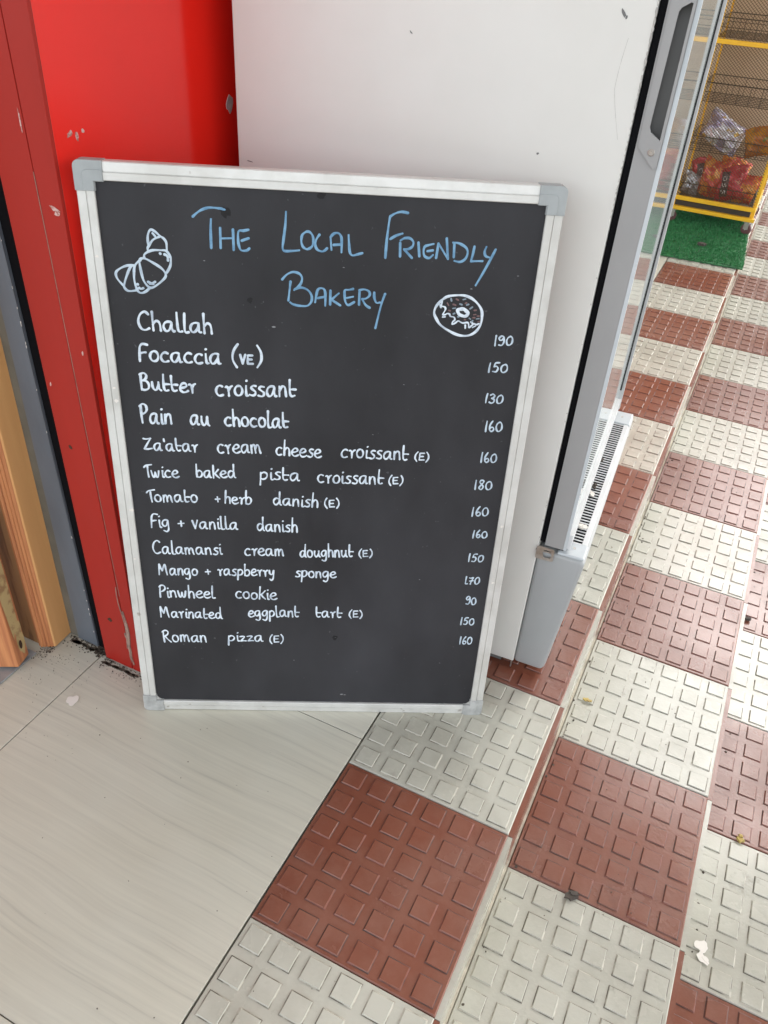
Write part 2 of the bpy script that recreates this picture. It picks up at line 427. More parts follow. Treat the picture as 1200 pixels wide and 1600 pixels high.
def flake(mb, c, r, m, nrm='y', n=9, sx=1.0, sz=1.0, th=.0006, rot=0.0):
    """ragged little flake lying on a face"""
    pts = []
    for k in range(n):
        t = 2 * math.pi * k / n; q = r * rng.uniform(.55, 1.1)
        a, b_ = q * math.cos(t) * sx, q * math.sin(t) * sz
        pts.append((a * math.cos(rot) - b_ * math.sin(rot), a * math.sin(rot) + b_ * math.cos(rot)))
    if nrm == 'y': mb.prism([(c[0] + a, c[2] + b_) for a, b_ in pts], c[1] - th, c[1], 'y', m)
    elif nrm == 'x': mb.prism([(c[1] + a, c[2] + b_) for a, b_ in pts], c[0], c[0] + th, 'x', m)
    else: mb.prism([(c[0] + a, c[1] + b_) for a, b_ in pts], c[2], c[2] + th, 'z', m)
mb = MB()       # long scratch at the foot of the pillar
for k in range(3):
    x = -.7375 - .0035 * (k - 1); z0 = (.022, .035, .06)[k]; z1 = (.155, .10, .21)[k]
    mb.tube([(x - .003 * math.sin(q * .9 + k) - .008 * q / 8 * .4, -.0154, z0 + (z1 - z0) * q / 8) for q in range(9)], (.0016, .0012, .0009)[k], 'scratch', 5)
flake(mb, (-.7385, -.0152, .075), .05, 'scratch', 'y', 14, .085, 1.0)
mb.tube([(-.7402 - .0150 * q / 12 * .97, -.0152, .19 + .70 * q / 12) for q in range(13)], .00055, 'scratch', 4)
lean(mb); mb.build('scratch', p)
mb = MB()
flake(mb, (-.7300, -.0152, .8500), .009, 'chipped', 'y', 11, 1.0, .35, rot=-.25)
flake(mb, (-.7265, -.0152, .8440), .006, 'chipped', 'y', 9, 1.0, .6)
flake(mb, (-.7185, .0180, .9330), .008, 'chipped', 'x', 12, .9, .4, rot=.5)
flake(mb, (-.7185, .0290, .9300), .007, 'chipped', 'x', 12, .35, 1., rot=.2)
flake(mb, (-.7185, .0400, .9330), .003, 'chipped', 'x', 8)
flake(mb, (-.7605, -.0152, .948), .008, 'chipped', 'y', 12, .14, 1.8)
for x, z in ((-.8035, .585), (-.7285, .655)): flake(mb, (x + .003, -.0152, z), .005, 'chipped', 'y', 8, .3, 1, rot=-.2)
lean(mb); mb.build('paint_chip', p)['kind'] = 'stuff'
mb = MB()
flake(mb, (-.786, -.0152, .481), .004, 'hole', 'y', 8); flake(mb, (-.774, -.0152, .118), .006, 'hole', 'y', 9)
lean(mb); mb.build('nail_hole', p)
mb = MB(); flake(mb, (-.7185, .352, .923), .013, 'fridge_edge', 'x', 12, .8, 1.1, th=.001); lean(mb); mb.build('tape_scrap', p)  # scrap coloured darker to carry the shade beside the fridge

mb = MB(); mb.add([(-.8372, .004, 0), (-.7995, .004, 0), (-.7995, .9, 0), (-.90, .9, 0), (-.90, .046, 0), (-.8372, .046, 0)] + [(-.8375 - .0195 * K, .004, H), (-.7995, .004, H), (-.7995, .9, H), (-.95, .9, H), (-.95, .046, H), (-.8375 - .0195 * K, .046, H)], [(0, 1, 7, 6), (1, 2, 8, 7), (2, 3, 9, 8), (3, 4, 10, 9), (4, 5, 11, 10), (5, 0, 6, 11), (0, 5, 4, 3, 2, 1), (6, 7, 8, 9, 10, 11)], 'black')
tag(mb.build('gap_shade_filler'), 'black filler standing in for the shade of the narrow gap left of the red pillar', 'panel')  # nearly flush black sheet, added for the dark inside the gap
mb = front_quad(-.8865, -.8380, -.8985, -.8380 - .0195 * K, .0005, .044, .002, H, 'grey_paint')
g = mb.build('grey_post', bevel=.001); tag(g, 'blue-grey painted post between the black gap and the wooden frame', 'post')
mb = front_quad(-.9105, -.8865, -.93, -.8985, .0035, .044, .002, H, 'olive'); mb.build('olive_strip', g)  # olive-toned strip along the left side of the post
mb = MB()
for k in range(20):
    z = rng.uniform(.02, 1.0); flake(mb, (-.8390 - .0195 * z / .9, .0004, z), rng.uniform(.0008, .0024), 'scrap', 'y', 7, .5, 1.6)
mb.build('paint_chip', g)['kind'] = 'stuff'

# moulded wooden frame (vertical prism)
f = thing('door_frame', 'orange varnished wooden frame with grooved moulding beside the grey post', 'door frame', (-.93, 0, 0))
fx = -.93
mb = MB(); mb.prism([(.0205, .03), (.0240, -.0385), (.0215, -.0400), (-.02, -.0400), (-.02, .03)], .003, 2.2, 'z', 'wood'); mb.build('jamb', f, bevel=.0012)
pts = [(.0210, -.0402)]
for k in range(4):
    x = .0200 - .0052 * k; y = -.0408 - .0032 * k
    pts += [(x, y), (x - .0022, y - .0036), (x - .0040, y - .0030), (x - .0047, y - .0010)]
pts += [(-.004, -.0525), (-.004, -.0402)]
mb = MB(); mb.prism(pts, .004, 2.2, 'z', 'wood_mid'); mb.build('moulding', f)
mb = MB(); mb.box(-.36, -.0042, -.0480, -.0405, .003, 2.2, 'wood_dark'); mb.build('panel', f)
# open door leaf in front of it
d = thing('wooden_door', 'open wooden door leaf with chipped cream paint on its edge at the far left', 'door', (-.93, -.10, 0))
a_ = Vector((-.930, -.0807)) - Vector((-.93, -.10)); b_ = Vector((-.9215, -.1144)) - Vector((-.93, -.10))
t_ = Vector((-.87, -.48)).normalized()
mb = MB(); mb.prism([tuple(a_), tuple(b_), tuple(b_ + t_ * .75), tuple(a_ + t_ * .75)][::-1], .009, 2.1, 'z', 'wood_mid'); leaf = mb.build('leaf', d, bevel=.002)
e_ = (b_ - a_).normalized(); n_ = Vector((-e_.y, e_.x))
if n_.x < 0: n_ = -n_
mb = MB()
def onedge(s, z, off=.0005): q = a_ + e_ * s + n_ * off; return (q.x, q.y, z)
for (s0, z0, r, sx) in ((.017, .17, .13, .105), (.012, .075, .05, .22), (.022, .26, .07, .10), (.014, .40, .09, .06), (.016, .13, .06, .2)):
    n = 22; vs = []
    for k in range(n):
        t = 2 * math.pi * k / n; q = r * rng.uniform(.7, 1.1)
        vs.append(onedge(min(.0335, max(.001, s0 + q * math.cos(t) * sx)), max(.012, z0 + q * math.sin(t)), .0004 + .0001 * (r * 10)))
    mb.add(vs, [list(range(n))], 'chip_paint')
mb.build('chipped_paint', d)
mb = MB(); n = 16
mb.add([onedge(.0165 + .0042 * math.cos(2 * math.pi * k / n), .052 + .0105 * math.sin(2 * math.pi * k / n), .0024) for k in range(n)], [list(range(n))], 'hole'); mb.build('knot_hole', d)
mb = MB(); mb.box(-1.35, -.9262, -.30, -.068, .0006, .004, 'sheet')
tag(mb.build('threshold_strip', bevel=.0008), 'grey metal sheet on the floor under the open wooden door', 'threshold')

# ------------------------------------------------------------------ upright display fridge
fr = thing('display_fridge', 'tall fridge with white side panel, grey-edged glass door and slatted grille behind the menu board', 'fridge', (-.1117, .3429, 0), math.radians(3.5))
FH = 1.98
mb = MB()
mb.box(-.565, -.0005, 0, .022, .021, FH, 'fridge_white'); mb.box(-.565, -.0005, .548, .57, .021, FH, 'fridge_white')
mb.box(-.565, -.545, .0225, .5475, .021, FH, 'fridge_white'); mb.box(-.5445, -.0005, .0225, .5475, FH - .03, FH - .001, 'fridge_white'); mb.box(-.5445, -.0005, .0225, .5475, .022, .30, 'fridge_white')
body = mb.build('body', fr, bevel=.0018)
for z in (.62, .95, 1.27, 1.58):
    mb = MB()
    for k in range(12): mb.tube([(-.53 + k * .042, .03, z), (-.53 + k * .042, .54, z)], .0018, 'white_plastic', 5)
    for y in (.03, .54): mb.tube([(-.54, y, z - .004), (-.06, y, z - .004)], .0025, 'white_plastic', 5)
    mb.build('wire_shelf', fr)
mb = MB()
for k in range(60):
    z = 1.42 - (k / 60) ** .8 * .56; x = -.0012
    flake(mb, (x, -.0001, z), rng.uniform(.002, .006) * (.35 + .65 * min(1, max(0, (z - .95) / .15))), 'fridge_edge', 'y', 8, .45, 1.5, th=.0008)
for k in range(14): flake(mb, (-.002, -.0001, rng.uniform(.3, .95)), rng.uniform(.0008, .0022), 'fridge_edge', 'y', 7, .6, 1, th=.0006)
mb.build('chipped_edge', fr)['kind'] = 'stuff'
mb = MB()
for x, z, r, sx, sz, rt in ((-.0375, 1.094, .008, .35, 1, .6), (-.0335, 1.0905, .004, .5, 1, 0), (-.1118, .930, .003, 1, .8, 0), (-.30, 1.05, .004, .3, 1, .8), (-.545, .858, .007, 1.2, .16, -.1), (-.075, .42, .002, 1, 1, 0), (-.05, .20, .0016, 1, 1, 0), (-.47, 1.1, .004, .4, 1, .3)):
    mb = MB(); flake(mb, (x, -.0001, z), r * .7, 'recess', 'y', 9, sx, sz, th=.0004, rot=rt); mb.build('scuff_mark', fr)
mb = MB()
mb.tube([(-.0265 - .004 * math.sin(q * .35) + .0022 * max(0, q - 5), .0001, 1.07 - .011 * q) for q in range(11)], .0003, 'fridge_edge', 4)
mb.build('scratch', fr)
for x, y in ((-.045, .05), (-.51, .05), (-.51, .52), (-.045, .52)):
    mb = MB(); mb.lathe((x, y, .0015), (0, 0, 1), [(0, .017), (.006, .017), (.0065, .006), (.0205, .006)], 'black', 14); mb.build('foot', fr)
mb = MB(); mb.tube([(-.004, .003, .003), (-.004, .003, .021)], .0016, 'steel', 6); mb.box(-.55, -.025, .006, .02, .0085, .0195, 'recess'); mb.build('base_rail', fr)
# door with rubber seal, glass and sunk handle
mb = MB(); mb.box(.0002, .0092, .0035, .565, .318, FH - .03, 'gasket'); mb.build('door_seal', fr)
door = bpy.data.objects.new('door', None); C.objects.link(door); door.parent = fr
door.location = (.0095, 0, 0); door.rotation_euler = (0, 0, math.radians(.7)); door.empty_display_size = .05
U = .0315; DZ0, DZ1 = .3145, FH - .03; HZ0, HZ1 = .9645, 1.1135
mb = MB()
mb.box(0, U, 0, .024, DZ0, HZ0, 'door_grey'); mb.box(0, U, 0, .024, HZ1, DZ1, 'door_grey')
mb.box(0, .0105, 0, .024, HZ0, HZ1, 'door_grey'); mb.box(.0283, U, 0, .024, HZ0, HZ1, 'door_grey'); mb.box(.0105, .0283, .020, .024, HZ0, HZ1, 'recess')  # slot floor coloured darker to deepen its shade
mb.box(0, U, .541, .565, DZ0, DZ1, 'white_plastic')
mb.box(0, U, .0242, .5408, DZ0, DZ0 + .052, 'white_plastic'); mb.box(0, U, .0242, .5408, DZ1 - .05, DZ1, 'white_plastic')
dfm = mb.build('door_frame', door)
mb = MB(); mb.box(U + .0002, U + .0052, .0065, .5445, DZ0 + .036, DZ1 - .02, 'glass'); mb.build('glass_pane', door)
mb = MB()
mb.box(U + .0002, U + .0054, 0, .0062, DZ0, DZ1, 'light_grey'); mb.box(U + .0002, U + .0125, .553, .565, DZ0, DZ1, 'white_plastic')
mb.box(U + .0002, U + .0070, .5448, .5526, DZ0 + .05, DZ1, 'gasket'); mb.box(U + .0002, U + .0112, .0064, .5446, DZ0, DZ0 + .0300, 'white_plastic')
mb.build('trim', door)
mb = MB()       # handle plate: a ring round the slanted finger slot
outer = [(.003, 1.165), (.003, .957), (.006, .9530), (.0265, .9330), (.0302, .9330), (.0309, .9360), (.0309, 1.165)]
slot = [(.0140, 1.1010), (.0118, .9800), (.0145, .9740), (.0274, .9660), (.0277, 1.1105), (.0255, 1.1110), (.0160, 1.1050)]
n = len(outer); vs = []
for y in (-.0032, -.0001): vs += [(a, y, z) for a, z in outer] + [(a, y, z) for a, z in slot]
idx = [(0, 0), (1, 1), (2, 2), (3, 3), (4, 3), (5, 4), (6, 5)]
mb.add(vs, [(0, 1, n + 1, n + 0), (1, 2, n + 2, n + 1), (2, 3, n + 3, n + 2), (3, 4, n + 3), (4, 5, n + 3), (5, 6, n + 5, n + 4, n + 3), (6, 0, n + 0, n + 6, n + 5)], 'door_grey')
mb.add(vs, [(i, 2 * n + i, 2 * n + (i + 1) % n, (i + 1) % n) for i in range(n)] + [(n + i, n + (i + 1) % n, 3 * n + (i + 1) % n, 3 * n + i) for i in range(n)], 'door_grey')
hp = mb.build('handle', door)
mb = MB(); mb.lathe((.0205, -.0031, .9515), (0, -1, 0), [(0, .0044), (.0005, .0044), (.0009, .0038), (.0002, .0030)], 'steel', 18); mb.lathe((.0205, -.0034, .9515), (0, -1, 0), [(0, .0021), (.0010, .0016)], 'steel', 8); mb.build('screw', hp)
# foot cover (kick panel) with the slatted grille on top
poly = [(0.0, .0205), (.0500, .0200), (.0550, .0225), (.0585, .0290), (.0600, .0400), (.0815, .2860), (.0812, .2945), (.0770, .3005), (.0, .3005)]
mb = MB(); mb.prism(poly, .0005, .57, 'y', 'kick_grey'); kick = mb.build('kick_panel', fr, bevel=.007, seg=4, smooth=True)
mb = MB()
mb.box(.0365, .0745, .0455, .5105, .3007, .3016, 'black')
mb.box(.0672, .0768, .0450, .5110, .3007, .3036, 'white_plastic'); mb.box(.0330, .0388, .0450, .5110, .3007, .3036, 'white_plastic')
for k in range(51):
    y = .0450 + k * (.466 / 50.5)
    mb.box(.0388, .0672, y, y + .0036, .3018, .3026, 'white_plastic')
mb.build('grille', fr, bevel=.0004, seg=1)
for y0, y1 in ((.003, .0446), (.5114, .567)):
    mb = MB(); mb.box(.0325, .0795, y0, y1, .2990, .3050, 'light_grey'); cp = mb.build('grille_end', fr, bevel=.003, seg=3)
    mb = MB(); mb.lathe((.058, (y0 + y1) / 2 + .003, .3050), (0, 0, 1), [(0, .0026), (.0006, .0024), (.0002, .001)], 'steel', 10)
    mb.box(.0400, .0412, y0 + .008, y1 - .012, .3048, .3053, 'black'); mb.box(.0330, .0412, y0 + .007, y0 + .0082, .3048, .3053, 'black'); mb.build('screw', cp)
mb = MB()       # bottom hinge bracket with an oblong hole
o_ = [(-.002, .288), (-.002, .3105), (.004, .3135), (.0245, .3125), (.0285, .3095), (.0290, .2885), (.026, .2865), (.001, .2860)]
i_ = [(.0115, .2935), (.0095, .3000), (.0100, .3060), (.0140, .3085), (.0220, .3075), (.0245, .3040), (.0240, .2930), (.0150, .2915)]
n = 8; vs = []
for y in (-.0052, -.0032): vs += [(a, y, z) for a, z in o_] + [(a, y, z) for a, z in i_]
for k in range(n):
    j = (k + 1) % n
    mb.add([vs[k], vs[j], vs[n + j], vs[n + k]], [(0, 1, 2, 3)], 'steel'); mb.add([vs[2 * n + k], vs[2 * n + j], vs[3 * n + j], vs[3 * n + k]], [(3, 2, 1, 0)], 'steel')
    mb.add([vs[k], vs[j], vs[2 * n + j], vs[2 * n + k]], [(0, 3, 2, 1)], 'steel'); mb.add([vs[n + k], vs[n + j], vs[3 * n + j], vs[3 * n + k]], [(0, 1, 2, 3)], 'steel')
mb.box(-.004, .0290, -.0030, .0005, .3015, .3040, 'steel')
mb.build('hinge', fr)

# ------------------------------------------------------------------ menu board
W_, H_ = .6065, .9138
bd = thing('menu_board', 'black menu board in a worn aluminium frame, hand-lettered in blue and white', 'menu board')
q_yaw, q_tilt, q_roll = .4854, .0866, -.0016
R1 = Vector((math.cos(q_yaw), math.sin(q_yaw), 0)); N1 = Vector((-math.sin(q_yaw), math.cos(q_yaw), 0))
up = Vector((0, 0, math.cos(q_tilt))) + N1 * math.sin(q_tilt)
X1 = R1 * math.cos(q_roll) + up * math.sin(q_roll); Z1 = up * math.cos(q_roll) - R1 * math.sin(q_roll); Y1 = Z1.cross(X1)
bm = Matrix((X1, Y1, Z1)).transposed().to_4x4(); bm.translation = Vector((-.6619, -.0767, .0012))
bd.matrix_world = bm
FW = .0222; L_ = .0345
mb = MB(); mb.box(.008, W_ - .008, .0045, .016, .008, H_ - .008, 'board'); mb.build('writing_surface', bd)
mb = MB(); mb.box(.004, W_ - .004, .0162, .0178, .004, H_ - .004, 'fridge_white'); mb.build('backing', bd)
prof = [(0.0, .018), (0.0, .0030), (.0012, .0018), (.0112, .0010), (.0116, .0022), (.0122, .0022), (.0126, .0004), (.0132, 0.0), (FW - .001, 0.0), (FW, .001), (FW, .0044), (.008, .0044), (.008, .018)]
def rail(side):
    mb = MB()
    if side == 'l': mb.prism([(x, y) for x, y in prof], L_, H_ - L_, 'z', 'alu')
    if side == 'r': mb.prism([(W_ - x, y) for x, y in prof], L_, H_ - L_, 'z', 'alu')
    if side == 'b': mb.prism([(y, x) for x, y in prof], L_, W_ - L_, 'x', 'alu')
    if side == 't': mb.prism([(y, H_ - x) for x, y in prof], L_, W_ - L_, 'x', 'alu')
    return mb.build('frame_rail', bd)
for s_ in 'lrbt': rail(s_)
def corner(sx, sz, m):
    def P(a, c): return ((a if sx > 0 else W_ - a), (c if sz > 0 else H_ - c))
    e = -.0008; r = .008; Lq = L_ + .0003
    def L2(o, i, rr, l):
        pts = [(l, o)]
        pts = [(l, o), (o + rr, o)] + [(o + rr - rr * math.sin(t), o + rr - rr * math.cos(t)) for t in (.4, .8, 1.2)] + [(o, o + rr), (o, l), (i, l), (i, i), (l, i)]
        return [P(a, c) for a, c in pts]
    mb = MB()
    A = L2(e, FW + .0014, r, Lq); mb.prism(A, -.0006, .0195, 'y', m)
    B_ = L2(.0098, FW + .0006, .006, Lq - .0004); mb.prism(B_, -.0020, -.0007, 'y', m)
    o = mb.build('corner_cap', bd, bevel=.0009)
    return o
for sx, sz, m in ((1, 1, 'cap_worn'), (-1, 1, 'cap_worn'), (1, -1, 'cap'), (-1, -1, 'cap')): corner(sx, sz, m)
mb = MB()       # rounded inner corners at the bottom
for sx in (1, -1):
    rr = .014; i0 = FW
    pts = [(i0, i0)] + [(i0 + rr - rr * math.sin(t), i0 + rr - rr * math.cos(t)) for t in [k * math.pi / 16 for k in range(9)]]
    if sx < 0: pts = [(W_ - a, c) for a, c in pts]
    mb = MB(); mb.prism(pts, .0030, .0044, 'y', 'alu'); mb.build('inner_fillet', bd)
mb = MB()
for u, v, r, m in ((207, 751, 4.5, 'board_spot'), (179, 861, 8, 'board_spot'), (335, 172, 5.2, 'board_spot'), (300, 888, 6, 'board_spot'), (600, 60, 2.5, 'board_spot')):
    if u < 590: flake(mb, (u / 1000, .00445, v / 1000), r / 1000, m, 'y', 14, th=.0002)
for u, v, r in ((336, 173, 1.1), (350, 41, 2.6), (356, 40, 1.5), (238, 716, 2.2), (150, 800, 1.2), (330, 800, 1.3), (420, 640, 1), (470, 300, 1), (120, 560, 1), (500, 780, 1.3), (90, 690, 1), (380, 560, .9), (265, 120, 1), (520, 120, .9), (560, 800, 1.1)):
    flake(mb, (u / 1000, .00445, v / 1000), r / 1000, 'board_speck', 'y', 8, 1.3, .6, th=.0002)
mb.build('stain', bd)['kind'] = 'stuff'
mb = MB()
for z in (.62, .60, .42, .33, .80): flake(mb, (.016 + rng.uniform(-.004, .004), -.00005, z), rng.uniform(.002, .004), 'scrap', 'y', 8, 1, .7, th=.0004)
for z in (.41, .30): flake(mb, (W_ - .016, -.00005, z), .003, 'scrap', 'y', 8, 1, .7, th=.0004)
mb.build('paint_fleck', bd)['kind'] = 'stuff'

# hand lettering ------------------------------------------------------
TITLE=[[(139,854),(144,858.5),(150,862.5),(158,865.5),(166,866),(173,865.5),(179,864.5)],[(161.5,852),(160.5,840),(160,816.5)],[(172.5,842),(172,817)],[(188.5,841),(188.5,815.5)],[(173,829),(186.5,830)],[(208,841.5),(201.5,840),(195.5,839),(194.5,828.5),(195.5,820.5),(198,815.5),(205,815.5),(208.5,818.5)],[(199,827.5),(208,831)],[(255.5,865.5),(254.5,849.5),(252,830.5),(251,821),(253,817.5),(260,817.5),(272,819)],[(279,822),(276.5,824.5),(275,829),(275,834),(276,838.5),(279,841.5),(282.5,843),(285.5,842.5),(288.5,839.5),(290,835),(290,830.5),(289,825.5),(286,822.5),(282.5,821),(279,822)],[(298,840),(294.5,835),(292.5,828),(295,821.5),(301,819),(305,820.5),(308,823.5)],[(312,838),(313.5,822)],[(312,837.5),(316,842),(321.5,843),(325.5,839),(326.5,831.5),(326.5,819.5)],[(316,828),(325.5,829)],[(335,841),(336,829.5),(337.5,819.5),(341,816),(347,817.5),(353.5,819.5)],[(383.5,815),(384,836.5),(385.5,857),(386.5,866)],[(386.5,866.5),(392.5,870.5),(400.5,873),(409,872)],[(388.5,839),(395.5,843.5),(403.5,846.5)],[(401.5,835),(402.5,817.5)],[(402,838),(407,841),(414,841),(418.5,836.5),(417.5,831),(412.5,827.5),(407,827)],[(407,827),(418,816.5)],[(425,836.5),(427.5,819)],[(444.5,835.5),(437.5,833.5),(433.5,831.5),(432.5,825.5),(434.5,819.5),(440.5,817.5),(445,821.5)],[(437.5,826),(444.5,827.5)],[(449.5,818),(451,836.5)],[(451,836.5),(465,817.5)],[(465,817.5),(461,843.5)],[(471.5,837.5),(472.5,820)],[(470,838.5),(477.5,838),(486.5,833.5),(490,827.5),(488,819),(481.5,814.5),(474,815.5)],[(498,835),(497,825),(495.5,816.5)],[(495.5,816),(503,816.5),(510.5,817)],[(513.5,835),(512,829),(514,823.5),(519,822)],[(526,832.5),(516,808),(505.5,785)],[(250,780.5),(256.5,787.5),(264.5,791),(272.5,789),(276,783.5),(274.5,776.5),(270.5,771.5),(266,767.5)],[(266.5,768.5),(274.5,771),(283,768.5),(288.5,761.5),(288.5,753),(283,747),(273,746.5),(264.5,748),(260.5,750.5)],[(261,778.5),(259.5,766),(258,753)],[(293.5,752.5),(295,762),(297,769.5),(302,771.5),(306,768.5),(307,758.5),(307,748.5)],[(297,758),(305.5,760)],[(313.5,769),(313.5,750)],[(324.5,765.5),(317.5,759),(315.5,756.5)],[(315.5,756.5),(327,749.5)],[(343.5,772.5),(338,771),(332.5,770),(332.5,761.5),(334,754),(338,750.5),(345.5,755)],[(335.5,760),(343.5,762)],[(352,771),(352,751.5)],[(351.5,771),(358,772.5),(364.5,770),(365.5,765),(361,760.5),(355.5,759.5)],[(355.5,759.5),(361,751.5),(366.5,748)],[(371.5,769),(372,762),(375,755.5),(380,756)],[(386,768),(381.5,752.5),(375.5,720.5)]]
CROI=[[(79.5,809.5),(79.5,812.5),(82,816.5),(87.5,823.5),(96,827.5)],[(81.5,815),(80.5,823),(82,831),(85.5,835.5),(90.5,833.5),(96,828.5),(100.5,825.5),(103.5,820.5),(103.5,811.5)],[(74,800),(74.5,804),(79,807.5),(85.5,810),(95.5,810.5),(102.5,810),(107,803.5),(107.5,798),(106,790.5),(101,782)],[(67.5,795),(69.5,798.5),(75,799),(84,794.5),(93.5,788.5),(98.5,783),(99.5,778),(96,773),(86.5,765),(79.5,761.5),(75,763.5),(70.5,770.5),(68.5,780.5),(67.5,790),(67.5,795)],[(69,797),(64,793),(60.5,788),(59,780),(58.5,770),(60,761),(62,756),(65.5,754),(71.5,756),(78,761.5)],[(61.5,790),(56,788),(51,779.5),(46,767.5),(44.5,761),(48,756.5),(53.5,756),(60.5,757.5)],[(60.5,789.5),(51.5,789),(43,785.5),(37,781),(35.5,776),(38,769.5),(43.5,763)]]
CROI_FILL=[[(100,805.5),(103.5,803.5),(104,798)],[(101.5,805),(104.5,802)],[(94.5,806.5),(95,806)],[(76,769),(80.5,767.5),(85,769.5)],[(78.5,766.5),(82.5,766.5)],[(62,765.5),(62.5,765)],[(63.5,760.5),(66,759.5),(69,760.5)],[(87.5,831),(90,828)]]
NUT=[[(464.5,765),(470.5,768.5),(481.5,770.5),(492.5,770.5),(502.5,767),(511.5,760),(517.5,751.5),(519,742.5),(518.5,732.5),(514,723),(506.5,717),(497.5,715),(487,716.5),(475.5,721.5),(463.5,729),(456.5,738.5),(453.5,745.5),(455,753),(459,759.5),(464.5,765)],[(487.5,744.5),(485.5,746.5),(484.5,749),(485,751.5),(487,752.5),(490,753),(493.5,752.5),(497,751),(499,748.5),(500,746),(499.5,744),(497,742.5),(494,742),(491,742.5),(487.5,744.5)],[(488.5,745),(486.5,747),(486,748.5),(486.5,750.5),(488,751.5),(490.5,751.5),(493.5,751),(496,749.5),(497.5,748),(498.5,746),(498,744.5),(496.5,743.5),(494,743),(491,743.5),(488.5,745)]]
NUT_ICING=[[(463,762),(462.5,758),(463,755),(467,754),(468.5,751),(467,747),(465.5,743.5),(469,743.5),(471,745),(474.5,744.5),(476,741.5),(481,740.5),(482.5,737),(480,734),(479.5,730.5),(483.5,732.5),(487.5,735.5),(493.5,733),(500,734),(502,731.5),(503,727),(506.5,730),(509,733),(512.5,731.5),(516,733)],[(460.5,756.5),(462,753)],[(465.5,740),(469,740.5)],[(497.5,730.5),(498,726)],[(508,727.5),(511.5,729.5)],[(504.5,735),(509,732)]]
SPRINKLE={'w': [[(474.5,765.5),(475.5,762.5)],[(491,765),(494,766)],[(487,759),(490,758)],[(496.5,758),(499,759)],[(478.5,752.5),(481.5,753)],[(501.5,753),(504.5,755.5)],[(486,741.5),(487.5,741)],[(512,739.5),(515,740)],[(505.5,735),(507,737)]],'r': [[(481.5,765.5),(484.5,764)],[(470,759.5),(472,756.5)],[(478,758),(481.5,757)],[(494.5,760),(496,761)],[(473,749.5),(475,749)],[(507.5,751),(510,751.5)],[(507.5,745),(510,745.5)],[(507,741),(509.5,741)],[(495.5,738),(497,737.5)],[(514.5,735.5),(516,736)],[(512.5,743.5),(515,743.5)]],'b': [[(479.5,745),(481.5,746)],[(502,740),(503.5,739)]]}
MENU=[[('Challah',55.6,703.8,156.9,702.9,13.8)],[('Focaccia',52.8,659.9,166,659.5,14.3),('(',177.6,661.1,190.3,660.8,15.3),('VE',190.3,661.7,210.9,661.3,8.4),(')',212.7,661.4,222.8,661.4,14.9)],[('Butter',50.5,616.4,129.3,615.9,13.7),('croissant',154.6,612.7,269,614.8,15.1)],[('Pain',46.4,565.7,92.3,565.3,15.1),('au',116.1,565.2,145.1,565.3,14.6),('chocolat',165.1,565,258.4,566.1,13.7)],[("Za'atar",46,521.7,125.8,521.9,12),('cream',152.8,520.4,219.1,523.2,13.7),('cheese',237.7,521.6,306,518.9,12.8),('croissant',333.5,521.1,435.3,520,13.4),('(E)',443.2,520.3,466.3,520.2,7.6)],[('Twice',43.4,476.8,94.9,477.2,11.7),('baked',119.1,478.7,179.1,479.6,11.8),('pista',212.9,479.2,274.7,478.3,12.6),('croissant',299.8,476.5,400.7,477.2,13.3),('(E)',406.9,478,430.2,478.4,7.8)],[('Tomato',43.9,433,120.4,435.4,12.2),('+',145.5,436.3,154.2,436.6,10.2),('herb',158.9,435.7,201.5,433.9,11.9),('danish',232.4,434.4,303,432.5,12.6),('(E)',311.1,433.4,335.6,434.3,8.1)],[('Fig',44.3,387.6,74.5,388.1,13.5),('+',85.8,389.1,97,389.5,11.7),('vanilla',107.6,387.5,179.3,387.6,12.4),('danish',207,386.7,271.7,386.1,13.1)],[('Calamansi',42.6,337.3,152.1,339.6,12.8),('cream',186.5,338.8,250.9,340.3,12.9),('doughnut',273.7,338.8,359.9,341.5,12.8),('(E)',367.6,342.2,390.8,342.9,8.1)],[('Mango',47.8,296.4,111.6,297,12.4),('+',122.6,298.6,133,299,11.4),('raspberry',142.7,298.7,234.5,299.4,12.1),('sponge',266.5,299.1,333.9,299.3,12.2)],[('Pinwheel',44.9,251.7,136.6,251.5,13.1),('cookie',168.9,252.4,237.7,251.9,13.2)],[('Marinated',43.2,209.9,147,208.5,12.6),('eggplant',188.2,214.3,274.5,216.4,12.7),('tart',300.6,216.7,345.6,217.5,12.3),('(E)',356,217.8,380.5,218.4,8.6)],[('Roman',43.8,156,118.7,157.7,13.8),('pizza',152.2,160.1,213.9,161.5,12.4),('(E)',222.5,159.3,248,159.9,9.2)]]
PRICES=[('190',540,702.9,567.5,704.6,9.5),('150',536.1,663.7,566,665.2,9.1),('130',537.6,617.5,565.5,616.8,9.4),('160',543.2,571.5,570.9,572.8,10.7),('160',542.8,520.3,569.3,521.2,10.9),('180',539.1,473,568.4,474.1,10.7),('160',540.2,425.4,569,426.4,10.9),('160',546.3,384.6,572.2,385.5,9.5),('150',544.8,338.3,571.5,339.2,9.9),('!70',544.3,293.5,570.5,294.3,10.2),('90',550.3,250.9,570,251.5,10.6),('150',546.2,207.2,571.7,207.8,10.5),('160',549.2,164.3,572.9,164.9,11.3)]

